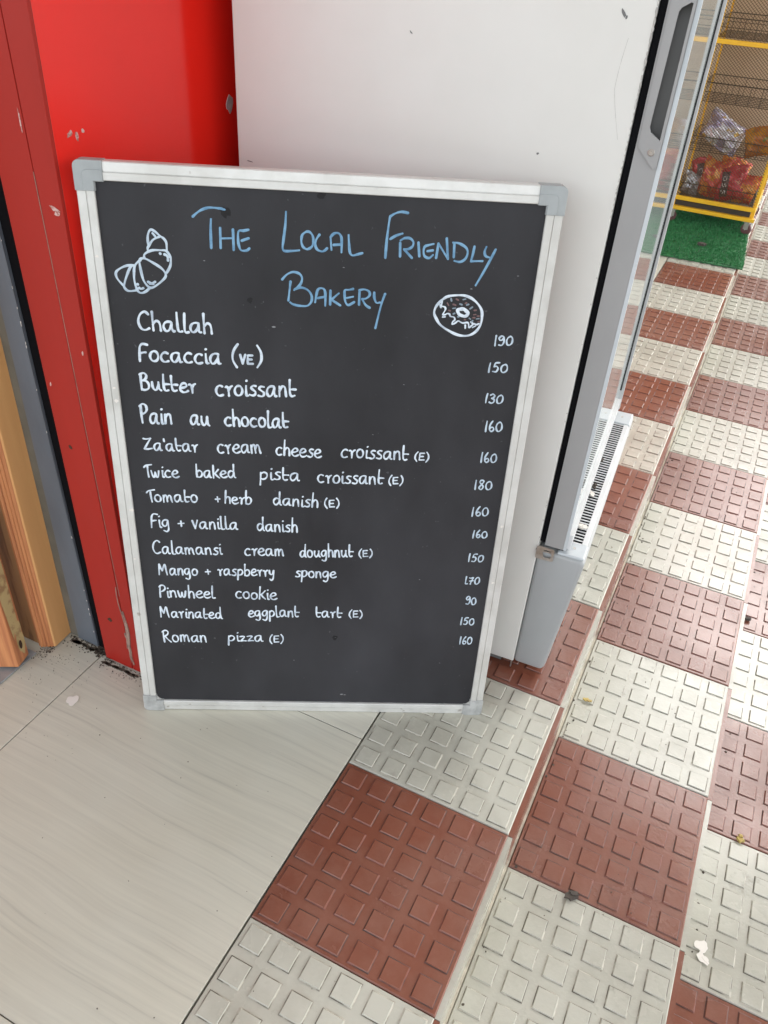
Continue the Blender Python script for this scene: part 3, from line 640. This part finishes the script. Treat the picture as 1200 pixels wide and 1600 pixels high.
GL = {
'a': (1.0, [[(.78, .92), (.45, 1), (.15, .8), (.05, .4), (.2, .05), (.45, .08), (.68, .45), (.77, .88)], [(.77, .9), (.77, .4), (.85, .06), (1.0, .06)]]),
'b': (.85, [[(.1, 1.9), (.08, 1), (.1, .05)], [(.1, .7), (.4, 1.0), (.7, .85), (.8, .5), (.65, .12), (.35, 0), (.1, .1)]]),
'c': (.80, [[(.70, .90), (.45, 1), (.18, .82), (.05, .45), (.18, .1), (.42, 0), (.72, .10)]]),
'd': (.98, [[(.7, .85), (.4, .95), (.12, .7), (.08, .3), (.3, .02), (.55, .15), (.75, .6), (.8, 1.85)], [(.79, .8), (.8, .5), (.86, .1), (1.0, .02)]]),
'e': (.85, [[(.1, .48), (.45, .52), (.75, .72), (.62, .98), (.32, .96), (.08, .6), (.1, .25), (.35, .0), (.65, .03), (.9, .18)]]),
'g': (.9, [[(.75, .92), (.45, 1), (.15, .8), (.05, .45), (.2, .15), (.45, .15), (.68, .5), (.75, .9)], [(.76, .92), (.78, .3), (.74, -.35), (.5, -.65), (.15, -.5)]]),
'h': (.82, [[(.12, 1.9), (.1, 1), (.1, 0)], [(.1, .6), (.35, .95), (.6, .92), (.72, .6), (.75, 0)]]),
'i': (.38, [[(.15, .95), (.15, .4), (.2, .03), (.36, .03)], [(.17, 1.42), (.22, 1.46)]]),
'k': (.85, [[(.12, 1.85), (.1, .9), (.1, 0)], [(.78, 1.25), (.4, .78), (.15, .6)], [(.3, .68), (.5, .35), (.85, .02)]]),
'l': (.48, [[(.12, 1.9), (.1, 1), (.12, .2), (.25, .0), (.48, .05)]]),
'm': (1.22, [[(.1, .95), (.1, 0)], [(.1, .55), (.3, .95), (.5, .88), (.56, .05)], [(.56, .5), (.8, .95), (1.0, .85), (1.08, .3), (1.15, .0)]]),
'n': (.85, [[(.1, .95), (.1, 0)], [(.1, .5), (.35, .95), (.62, .9), (.7, .5), (.75, 0)]]),
'o': (.85, [[(.45, 1.0), (.17, .85), (.05, .48), (.18, .1), (.45, .0), (.7, .15), (.8, .52), (.68, .88), (.43, 1.0)]]),
'p': (.88, [[(.1, .95), (.1, .2), (.08, -.75)], [(.1, .75), (.4, 1), (.7, .85), (.78, .5), (.6, .15), (.3, .05), (.1, .2)]]),
'r': (.72, [[(.05, .88), (.15, .95), (.29, .75), (.33, .4), (.33, 0)], [(.31, .5), (.48, .85), (.68, 1.0)]]),
's': (.72, [[(.66, .95), (.4, .98), (.2, .78), (.4, .56), (.62, .38), (.58, .1), (.35, 0), (.06, .08)]]),
't': (.72, [[(.15, 1.75), (.12, 1), (.15, .25), (.33, .02), (.58, .1)], [(.13, .72), (.4, .75), (.72, .74)]]),
'u': (.95, [[(.08, .95), (.1, .4), (.3, .05), (.52, .15), (.7, .6), (.72, .95)], [(.72, .7), (.78, .2), (.95, .03)]]),
'v': (.75, [[(.05, 1.15), (.35, .03)], [(.35, .03), (.7, 1.2)]]),
'w': (1.12, [[(.05, .95), (.2, .15), (.38, .06), (.55, .75)], [(.55, .75), (.65, .1), (.88, .1), (1.05, .95)]]),
'y': (.82, [[(.08, .95), (.12, .45), (.35, .22), (.58, .45), (.72, .92)], [(.72, .95), (.7, .2), (.6, -.45), (.35, -.75), (.13, -.55)]]),
'z': (.75, [[(.05, .85), (.35, .92), (.6, .85), (.35, .45), (.1, .05)], [(.1, .05), (.4, .1), (.72, .08)]]),
'B': (.98, [[(.15, 1.75), (.12, 1), (.12, 0)], [(.05, 1.65), (.45, 1.85), (.72, 1.6), (.6, 1.2), (.2, 1.0)], [(.2, 1.0), (.65, .98), (.9, .6), (.8, .15), (.4, -.02), (.12, .08)]]),
'C': (1.05, [[(1.0, 1.65), (.7, 1.9), (.3, 1.6), (.08, .9), (.25, .2), (.6, .0), (1.0, .2)]]),
'F': (.8, [[(.05, 0), (.08, .8), (.15, 1.5), (.4, 1.82), (.85, 1.75)], [(.1, .82), (.4, .92), (.65, .95)]]),
'P': (.82, [[(.15, 1.7), (.12, .9), (.15, 0)], [(.03, 1.6), (.35, 1.85), (.7, 1.72), (.78, 1.32), (.55, 1.0), (.2, .85)]]),
'Z': (1.05, [[(.05, 1.55), (.4, 1.5), (.95, 1.6)], [(.95, 1.6), (.5, .85), (.1, .13)], [(.1, .13), (.5, .1), (1.05, .22)]]),
'T': (.72, [[(-.05, 1.35), (.25, 1.62), (.95, 1.75)], [(.42, 1.48), (.42, .8), (.5, 0)]]),
'M': (1.38, [[(.1, 0), (.15, .9), (.2, 1.65)], [(.2, 1.65), (.4, 1.0), (.58, .62)], [(.58, .62), (.85, 1.4), (1.02, 1.6), (1.12, .9), (1.28, .0)]]),
'R': (1.02, [[(.15, 1.7), (.12, .9), (.15, 0)], [(.03, 1.6), (.4, 1.85), (.75, 1.65), (.65, 1.2), (.25, .92)], [(.3, .92), (.6, .45), (1.0, 0)]]),
'E': (.95, [[(.78, 1.5), (.14, 1.46)], [(.14, 1.46), (.10, .75), (.13, .06)], [(.13, .06), (.84, .10)], [(.15, .78), (.68, .82)]]),
'V': (.85, [[(.05, 1.5), (.4, .03)], [(.4, .03), (.78, 1.55)]]),
'(': (.55, [[(.45, 1.85), (.15, 1.2), (.1, .4), (.4, -.3)]]),
')': (.5, [[(.1, 1.85), (.38, 1.2), (.38, .4), (.05, -.3)]]),
'+': (.8, [[(.05, .5), (.75, .55)], [(.4, .9), (.42, .1)]]),
"'": (.3, [[(.12, 1.65), (.16, 1.3)]]),
'1': (.42, [[(.22, 1.5), (.14, .8), (.1, 0)]]),
'!': (.55, [[(.15, 1.5), (.1, .6), (.12, .08), (.45, .05)]]),
'0': (.92, [[(.5, 1.3), (.2, 1.1), (.06, .6), (.2, .08), (.5, .0), (.78, .3), (.82, .8), (.7, 1.2), (.48, 1.3)]]),
'3': (.78, [[(.1, 1.3), (.4, 1.5), (.65, 1.2), (.45, .85), (.3, .8)], [(.3, .8), (.65, .6), (.6, .15), (.3, 0), (.05, .15)]]),
'5': (.85, [[(.82, 1.45), (.35, 1.4), (.2, .85)], [(.2, .85), (.5, .9), (.7, .55), (.5, .05), (.08, .1)]]),
'6': (.78, [[(.5, 1.5), (.17, .9), (.1, .3), (.35, 0), (.65, .2), (.6, .55), (.3, .6), (.12, .35)]]),
'7': (.8, [[(.1, 1.25), (.4, 1.2), (.75, 1.3), (.45, .6), (.3, 0)], [(.15, .62), (.75, .68)]]),
'8': (.8, [[(.68, 1.3), (.35, 1.5), (.15, 1.2), (.4, .85), (.65, .45), (.4, 0), (.1, .3), (.35, .75), (.68, 1.28)]]),
'9': (.85, [[(.7, 1.3), (.4, 1.5), (.1, 1.2), (.2, .85), (.5, .9), (.7, 1.3)], [(.7, 1.3), (.75, .6), (.5, .05), (.1, .1)]]),
}
def smooth_line(p, n=4):
    p = [Vector(a) for a in p]
    if len(p) < 3: return p
    closed = (p[0] - p[-1]).length < .02 * sum((p[i + 1] - p[i]).length for i in range(len(p) - 1))
    out = []
    for i in range(len(p) - 1):
        p0 = p[i - 1] if i else (p[-2] if closed else p[0]); p1, p2 = p[i], p[i + 1]
        p3 = p[i + 2] if i + 2 < len(p) else (p[1] if closed else p[-1])
        for k in range(n):
            t = k / n
            out.append(.5 * ((2 * p1) + (p2 - p0) * t + (2 * p0 - 5 * p1 + 4 * p2 - p3) * t * t + (3 * p1 - p0 - 3 * p2 + p3) * t ** 3))
    return out + [p[-1]]
lift = 0
def stroke(mb, pts, w, m, y=.00445):
    """a raised rounded stroke of paint marker; pts in metres on the board"""
    global lift
    lift = (lift + 1) % 17
    P = [Vector(q) for q in pts]; n = len(P); cs = []
    # round ends
    L = []
    for i in range(n):
        a = P[max(0, i - 1)]; c = P[min(n - 1, i + 1)]; d_ = (c - a); d_ = d_.normalized() if d_.length > 1e-9 else Vector((1, 0))
        ww = w * (1 + .2 * math.sin(i * .55 + lift * 2.1)) * rng.uniform(.95, 1.05)
        L.append((P[i], d_, ww))
    d0, d1 = L[0][1], L[-1][1]
    L = [(P[0] - d0 * w * .48, d0, w * .25), (P[0] - d0 * w * .3, d0, w * .8)] + L + [(P[-1] + d1 * w * .3, d1, w * .8), (P[-1] + d1 * w * .48, d1, w * .25)]
    hgt = .00035 + lift * .000011; vs = []; fs = []
    for c, d_, ww in L:
        nx, nz = -d_.y, d_.x
        for s_, hh in ((-.5, 0), (-.34, .75), (0, 1), (.34, .75), (.5, 0)):
            vs.append((c.x + nx * ww * s_, y - hgt * hh, c.y + nz * ww * s_))
    for i in range(len(L) - 1):
        for k in range(4): fs.append((i * 5 + k, i * 5 + k + 1, (i + 1) * 5 + k + 1, (i + 1) * 5 + k))
    mb.add(vs, fs, m)
def drawing(name, strokes, w, m, mb=None):
    own = mb is None
    mb = mb or MB()
    for s_ in strokes: stroke(mb, [(a / 1000, c / 1000) for a, c in smooth_line(s_)], w, m)
    return mb.build(name, bd, smooth=True) if own else None
def word(mb, t, u0, v0, u1, v1, xh, w, m):
    tot = sum(GL[c][0] for c in t); base = Vector((u0, v0)); dirv = Vector((u1, v1)) - base
    pos = 0.0
    ang = math.atan2(dirv.y, dirv.x)
    for i, c in enumerate(t):
        adv, ss = GL[c]; sc = dirv.length / tot; jy = rng.uniform(-.05, .05) * xh; js = rng.uniform(.95, 1.05); sh = rng.uniform(-.05, .05)
        for s_ in ss:
            pts = []
            for x, y in smooth_line(s_):
                X = (pos + x * .84 + .07) * sc + sh * y * xh; Y = y * xh * js + jy
                pts.append(((u0 + X * math.cos(ang) - Y * math.sin(ang)) / 1000, (v0 + X * math.sin(ang) + Y * math.cos(ang)) / 1000))
            stroke(mb, pts, w, m)
        pos += adv
assert len(TITLE) == 47
for a, c in ((0, 7), (7, 14), (14, 32), (32, 47)): drawing('title_word', TITLE[a:c], .0030, 'chalk_blue')
mb = MB(); drawing('', CROI, .0030, 'chalk_pale', mb); drawing('', CROI_FILL, .0034, 'chalk_pale', mb); mb.build('croissant_drawing', bd, smooth=True)
mb = MB(); drawing('', NUT, .0033, 'chalk_white', mb); drawing('', NUT_ICING, .0022, 'chalk_white', mb)
for k, m in (('w', 'chalk_dim'), ('r', 'chalk_pink'), ('b', 'chalk_dim')): drawing('', SPRINKLE[k], .0022, m, mb)
mb.build('doughnut_drawing', bd, smooth=True)
for i, line in enumerate(MENU):
    w = .0032 if i < 4 else .0026
    for wd in line:
        small = wd[0] in ('(E)',)
        mb = MB(); word(mb, wd[0], *wd[1:], (.0023 if small else (.0030 if wd[0] == 'VE' else w)), 'chalk_white'); mb.build('menu_word', bd, smooth=True)
for wd in PRICES:
    mb = MB(); word(mb, wd[0], *wd[1:], .0023, 'chalk_pale'); mb.build('price', bd, smooth=True)

# ------------------------------------------------------------------ green mat and snack trolley
mt = thing('turf_mat', 'green artificial grass mat under the yellow snack trolley', 'mat', (-.20, 3.42, 0), math.radians(3.5))
mb = MB(); n = 26; m_ = 36
vs = []
x0, x1, y0, y1 = -.30, .205, -.36, .42
for j in range(m_ + 1):
    for i in range(n + 1):
        x = x0 + (x1 - x0) * i / n; y = y0 + (y1 - y0) * j / m_
        edge = i in (0, n) or j in (0, m_)
        vs.append((x + (rng.uniform(-.003, .003) if edge else 0), y + (rng.uniform(-.003, .003) if edge else 0), .012 + rng.uniform(-.002, .002) if not edge else .007))
fs = [(j * (n + 1) + i, j * (n + 1) + i + 1, (j + 1) * (n + 1) + i + 1, (j + 1) * (n + 1) + i) for j in range(m_) for i in range(n)]
mb.add(vs, fs, 'turf')
mb.box(x0, x1, y0, y1, .0035, .0065, 'turf')
mb.build('backing', mt)
mb = MB()
for k in range(15000):
    x = rng.uniform(x0, x1); y = rng.uniform(y0, y1); a = rng.uniform(0, 6.28); r = .0022; h = rng.uniform(.007, .014)
    dx, dy = r * math.cos(a), r * math.sin(a); lx, ly = rng.uniform(-.007, .007), rng.uniform(-.007, .007)
    mb.add([(x - dx, y - dy, .011), (x + dx, y + dy, .011), (x + lx, y + ly, .011 + h)], [(0, 1, 2)], 'turf_blade')
g = mb.build('pile', mt); g['kind'] = 'stuff'

tr = thing('snack_trolley', 'yellow wheeled snack rack with wire baskets and mesh front beyond the fridge', 'trolley', (-.21, 3.80, 0))
def P(x, y, z): return (x + .21, y - 3.80, z)
def tbox(mb, x0, x1, y0, y1, z0, z1, m): mb.box(x0 + .21, x1 + .21, y0 - 3.8, y1 - 3.8, z0, z1, m)
XL, XR, YF, YB, ZT = -.412, -.008, 3.60, 4.00, 1.50
for x, y in ((XL, YF), (XR - .018, YF), (XL, YB), (XR - .018, YB)):
    wd_ = .030 if (x == XL and y == YF) else .018
    mb = MB(); tbox(mb, x, x + wd_, y, y + .018, .078, ZT, 'yellow'); mb.build('post', tr, bevel=.002)
for z in (.076, .121, .790, ZT):
    h = .019 if z != .076 else .017
    mb = MB()
    ext = .008 if z in (.076,) else 0
    tbox(mb, XL - ext, XR + ext, YF - .019 - ext, YF - .0005, z, z + h, 'yellow'); mb.build('front_rail', tr, bevel=.002)
    mb = MB(); tbox(mb, XL + .019, XR - .019, YB + .0005, YB + .0175, z, z + h, 'yellow')
    tbox(mb, XR - .0175, XR - .0005, YF + .019, YB - .001, z, z + h, 'yellow'); tbox(mb, XL + .0005, XL + .0175, YF + .019, YB - .001, z, z + h, 'yellow'); mb.build('rail', tr, bevel=.002)
mb = MB(); tbox(mb, XL + .031, XR - .02, YF + .0005, YB - .01, .080, .118, 'wire'); mb.build('shade_plate', tr)  # added black plate stands in for shade between the bottom rails
mb = MB(); tbox(mb, XL + .0185, XR - .0185, YB - .012, YB - .004, .107, ZT - .005, 'card'); mb.build('back_board', tr)
mb = MB(); tbox(mb, XL + .0055, XL + .0095, YF + .0195, YB - .013, .142, .788, 'card'); tbox(mb, XL + .0055, XL + .0095, YF + .0195, YB - .013, .812, ZT - .005, 'card'); mb.build('side_board', tr)
# slanted wire mesh across the front
mb = MB()
def clipline(x0, z0, dx, dz, xa, xb, za, zb):
    t0, t1 = -9, 9
    for o, d_, a, c in ((x0, dx, xa, xb), (z0, dz, za, zb)):
        ta, tb = (a - o) / d_, (c - o) / d_
        t0, t1 = max(t0, min(ta, tb)), min(t1, max(ta, tb))
    return (t0, t1) if t1 - t0 > .004 else None
za, zb = .140, ZT
for fam, (dx, dz, r, yy) in enumerate(((.78, -.626, .0012, YF - .0035), (.78, .626, .0006, YF - .0058))):
    pitch = .0125
    k = -130
    while k < 200:
        zc = za + k * pitch
        cl = clipline(XL, zc, dx, dz, XL + .012, XR - .012, za, zb)
        if cl:
            t0, t1 = cl
            mb.tube([P(XL + dx * t0, yy, zc + dz * t0), P(XL + dx * t1, yy, zc + dz * t1)], r, 'mesh', 4)
        k += 1
mb.build('mesh_panel', tr)
def basket(z, h, depth=.30, mids=(.5,)):
    mb = MB(); r = .0017
    xa, xb = XL + .022, XR - .022; ya, yb = YF + .012, YF + .012 + depth
    for zz, rr in [(z, r), (z + h, r * 1.25)] + [(z + h * m0, r * .8) for m0 in mids]:
        mb.tube([P(xa, ya, zz), P(xb, ya, zz), P(xb, yb, zz), P(xa, yb, zz)], rr, 'wire', 5, close=True)
    nx = 7
    for k in range(nx + 1):
        x = xa + (xb - xa) * k / nx
        mb.tube([P(x, ya, z + h), P(x, ya, z), P(x, yb, z), P(x, yb, z + h)], r * .8, 'wire', 5)
    for k in range(1, 6):
        y = ya + (yb - ya) * k / 6
        mb.tube([P(xa, y, z + h), P(xa, y, z), P(xb, y, z), P(xb, y, z + h)], r * .8, 'wire', 5)
    mb.build('wire_basket', tr)
basket(.815, .073, .34); basket(.556, .078); basket(.345, .062); basket(.145, .05)
for x, y, a in ((-.386, 3.605, .3), (-.024, 3.605, -.4), (-.386, 3.985, .2), (-.024, 3.985, .7)):
    c = bpy.data.objects.new('caster', None); C.objects.link(c); c.parent = tr; c.location = P(x, y, 0); c.rotation_euler = (0, 0, a); c.empty_display_size = .03
    z0 = .011 if y < 3.8 else .010
    mb = MB(); mb.lathe((0, -.009, .026 + z0), (0, 1, 0), [(0, .016), (.001, .024), (.004, .026), (.014, .026), (.017, .024), (.018, .016)], 'tyre', 22); mb.build('wheel', c, smooth=False)
    mb = MB(); mb.box(-.012, .012, -.0125, -.0105, .026 + z0, .064, 'steel'); mb.box(-.012, .012, .0105, .0125, .026 + z0, .064, 'steel'); mb.box(-.013, .013, -.0125, .0125, .0642, .068, 'steel'); mb.box(-.016, .016, -.016, .016, .0682, .0755, 'steel'); mb.tube([(0, -.015, .026 + z0), (0, .015, .026 + z0)], .004, 'steel', 8); mb.build('fork', c)

def bag(name, label, w, h, t, mname, loc, rot, group='packets on the snack trolley', band=False, seed=1):
    """a puffy crimped snack packet standing on its lower seal"""
    rr = random.Random(seed); nx, nz = 18, 22; mb = MB(); vs = []; fs = []
    ph = [rr.uniform(0, 6.28) for _ in range(8)]
    for side in (-1, 1):
        for j in range(nz + 1):
            for i in range(nx + 1):
                u = -1 + 2 * i / nx; v = -1 + 2 * j / nz
                body_ = max(0, 1 - abs(u) ** 2.4) ** .75 * max(0, 1 - abs(v / .86) ** 2.6) ** .7 if abs(v) < .86 else 0
                wr = 1 + .14 * math.sin(5 * u + 3 * v + ph[0]) + .12 * math.sin(-6 * u + 4 * v + ph[1]) + .1 * math.sin(11 * v + 5 * u + ph[2])
                y = side * (t / 2 * body_ * wr + .0006 + (.0018 * math.sin(i * 2.2 + ph[3]) if abs(v) > .86 else 0) * side)
                pinch = 1 - .07 * max(0, 1 - abs(v)) ** .6 + .02 * math.sin(7 * v + ph[4])
                z = v * h / 2 + (.004 * ((i % 2) * 2 - 1) * .5 if j in (0, nz) else 0) + .012 * h / .16 * math.sin(2 * u + ph[5]) * (1 if abs(v) > .9 else .3)
                vs.append((u * w / 2 * pinch, y, z))
    N = (nx + 1) * (nz + 1)
    for s_ in (0, 1):
        for j in range(nz):
            for i in range(nx):
                a = s_ * N + j * (nx + 1) + i; q = (a, a + 1, a + nx + 2, a + nx + 1)
                fs.append(q if s_ == 0 else q[::-1])
    for j in range(nz):
        for i in (0, nx):
            a = j * (nx + 1) + i; q = (a, a + nx + 1, N + a + nx + 1, N + a); fs.append(q if i == 0 else q[::-1])
    for i in range(nx):
        for j in (0, nz):
            a = j * (nx + 1) + i; q = (a, N + a, N + a + 1, a + 1); fs.append(q if j == 0 else q[::-1])
    mb.add(vs, fs, mname)
    if band:
        for k in range(len(fs)):
            if k < nx * nz:
                i = k % nx; j = k // nx
                if band[0] <= i <= band[1] and 3 <= j <= nz - 4: mb.m[k] = mb.mi('bag_band')
    o = mb.build(name, smooth=True)
    o.location = loc; o.rotation_euler = rot
    tag(o, label, 'snack packet', group)
    if band:
        q = MB(); cx = (-1 + 2 * ((band[0] + band[1] + 1) / 2) / nx) * w / 2
        for kk, ch in enumerate('SSO'):
            for s_ in {'S': [[(-.4, .5), (.3, .5), (.4, .2), (-.3, 0), (-.4, -.3), (.4, -.5)]], 'O': [[(-.4, -.4), (-.4, .4), (.4, .4), (.4, -.4), (-.4, -.4)]]}[ch]:
                pts = [(cx + y * .018, -t * .5 * 1.05 - .002, -.035 + kk * .030 + x * .020) for x, y in s_]
                q.tube(pts, .0016, 'bag_letter', 4)
        q.build('printed_letters', o)
    return o
bag('crisp_packet', 'orange and red crisp packet at the left of the lowest trolley basket', .125, .165, .055, 'bag_orange', (-.245, 3.668, .232), (-.15, .12, .05), seed=2)
bag('crisp_packet', 'red packet with a dark lettered band in the middle of the lowest basket', .135, .155, .055, 'bag_red', (-.155, 3.650, .215), (-.12, -.12, -.05), band=(3, 7), seed=3)
bag('crisp_packet', 'orange and red crisp packet at the right end of the lowest basket', .11, .135, .05, 'bag_orange', (-.085, 3.660, .205), (-.1, .25, -.1), seed=5)
bag('crisp_packet', 'orange crisp packet lying behind the others in the lowest basket', .15, .12, .05, 'bag_orange', (-.165, 3.760, .255), (-.5, .15, .1), seed=7)
bag('crisp_packet', 'dark banded red packet leaning beside the silver one', .085, .15, .04, 'bag_red', (-.305, 3.675, .225), (-.1, -.2, .2), band=(5, 12), seed=8)
bag('foil_packet', 'plain silver foil packet at the left corner of the lowest basket', .085, .10, .04, 'bag_silver', (-.335, 3.640, .190), (-.1, .1, .3), group=None, seed=9)
bag('crisp_packet', 'purple and silver packet in the basket above the red ones', .20, .135, .06, 'bag_purple', (-.255, 3.690, .425), (-.35, .35, .1), seed=11)
bag('crisp_packet', 'amber packet with green corner beside the purple one', .17, .13, .055, 'bag_amber', (-.070, 3.680, .410), (-.3, -.35, -.1), seed=12)
mb = MB(); flake(mb, (0, 0, 0), .022, 'leaf', 'z', 11, 1, .7, th=.012); o = mb.build('dead_leaf'); o.location = (-.179, 3.266, .018); tag(o, 'brown dead leaf lying on the green mat', 'leaf')

# ------------------------------------------------------------------ litter and dirt on the floor
def litter(name, label, cat, loc, r, m, sx=1, sy=1, th=.0012, rz=0, parts=1, group=None):
    mb = MB()
    for k in range(parts):
        if m == 'scrap':
            p1, p2 = rng.uniform(0, 6), rng.uniform(0, 6); rr = r * (1 if k == 0 else .6); ox, oy = rng.uniform(-r, r) * .9 * (k > 0), rng.uniform(-r, r) * .9 * (k > 0)
            mb.prism([(ox + rr * sx * math.cos(t) * q, oy + rr * sy * math.sin(t) * q) for t, q in [(2 * math.pi * a / 26, .9 + .13 * math.sin(3 * 2 * math.pi * a / 26 + p1) + .08 * math.sin(5 * 2 * math.pi * a / 26 + p2) + rng.uniform(-.04, .04)) for a in range(26)]], k * th * .5, k * th * .5 + th, 'z', m)
        else:
            flake(mb, (rng.uniform(-r, r) * .9 * (k > 0), rng.uniform(-r, r) * .9 * (k > 0), k * th * .5), r * (1 if k == 0 else .6), m, 'z', 14, sx, sy, th)
    o = mb.build(name); o.location = loc; o.rotation_euler = (0, 0, rz); return tag(o, label, cat, group)
litter('paper_scrap', 'round white paper scrap stuck to the floor left of the menu board', 'paper scrap', (-.788, -.122, .0007), .0115, 'scrap', 1, 1.05, .0006)
litter('curled_leaf', 'curled black leaf on the seam between a red and a cream tile', 'leaf', (.1207, .0003, -.083), .0115, 'leaf', 1.25, .75, .004, .4, 2)
litter('yellow_leaf', 'small yellow leaf bit beside the fridge foot', 'leaf', (.0357, .4156, -.0825), .008, 'leaf_y', 1, .6, .002, .3, 2)
litter('dropped_gum', 'white splodge dried on a cream pavement tile at the lower right', 'splodge', (.339, .0716, -.1687), .011, 'scrap', 1.1, 1, .0008, .2)
litter('dropped_gum', 'longer white splodge streak just below the rounder one', 'splodge', (.343, .052, -.1687), .009, 'scrap', .8, 1.3, .0008, .9, 2)
litter('leaf_scrap', 'tan crumpled leaf scrap on the seam of the lowest tiles at right', 'leaf', (.3744, .3052, -.1685), .0075, 'leaf_y', 1, .8, .005, .2, 2)
litter('seed_pod', 'brown seed pod against the edge of the lowest step', 'seed pod', (.3189, .9413, -.1670), .010, 'leaf', 1, .6, .006, .3)
mb = MB()
FM = fr.matrix_basis
def fl(u, v, z): q = FM @ Vector((u, v, z)); return (q.x, q.y, q.z)
for k, (u, v, r, m, lab) in enumerate(((.058, .093, .008, 'scrap', 'white fluff caught on the near end of the grille'), (.054, .205, .007, 'scrap', 'pale crumb on the grille slats near its middle'), (.053, .232, .006, 'leaf', 'brown leaf crumb on the grille slats'), (.046, .338, .008, 'leaf', 'dark shrivelled leaf on the far half of the grille'))):
    litter('grille_debris', lab, 'debris', fl(u, v, .3051), r, m, 1.2, .7, .003, rng.uniform(0, 3), 3)
mb = MB()
def crumbs(n, xa, xb, ya, yb, r0, r1, z=.0008):
    for k in range(n):
        x = rng.uniform(xa, xb); y = yb - (yb - ya) * rng.random() ** 2.2
        flake(mb, (x, y, z), rng.uniform(r0, r1), 'dirt', 'z', 6, 1, rng.uniform(.5, 1), rng.uniform(.0003, .0012))
for k in range(46):
    t = rng.random()
    x, y = (-.80 + .10 * t, -.019) if k % 3 == 0 else ((-.900 + .06 * t, -.005) if k % 3 == 1 else (-.845 + .045 * t, -.008 + .012 * rng.random()))
    flake(mb, (x, y - rng.uniform(0, .006), .0005), rng.uniform(.003, .008), 'smear', 'z', 16, 1.5, rng.uniform(.35, .8), .0003)
crumbs(150, -.803, -.69, -.040, -.0150, .0004, .0019)
crumbs(140, -.838, -.802, -.02, .0035, .0005, .0024)
crumbs(110, -.905, -.838, -.026, .0005, .0004, .0020)
crumbs(80, -.93, -.905, -.080, -.040, .0005, .0018)
crumbs(60, -.93, -.86, -.13, -.05, .0004, .0010)
crumbs(60, -.90, -.70, -.25, -.03, .0003, .0009)
for k in range(26):
    flake(mb, (rng.uniform(-1.0, -.3), rng.uniform(-.6, -.05), .0007), rng.uniform(.0005, .0013), 'dirt', 'z', 6, th=.0006)
for k in range(60):
    flake(mb, (rng.uniform(.013, .03), rng.uniform(-.5, 2), -STEP + .0006), rng.uniform(.0008, .003), 'dirt', 'z', 6, th=.0012)
for k in range(90):
    flake(mb, (rng.uniform(.306, .33), rng.uniform(-.5, 2.2), -2 * STEP + .0006), rng.uniform(.0008, .0035), 'dirt', 'z', 6, th=.0012)
for k in range(30):
    flake(mb, (rng.uniform(-.28, 0), rng.uniform(-.5, .5), .0032), rng.uniform(.0004, .0012), 'dirt', 'z', 6, th=.0006)
for k in range(70):
    flake(mb, (rng.uniform(.02, .29), rng.uniform(-.4, 1.6), -STEP + .0031), rng.uniform(.0004, .0014), 'dirt', 'z', 6, th=.0006)
o = mb.build('dirt'); o['kind'] = 'stuff'
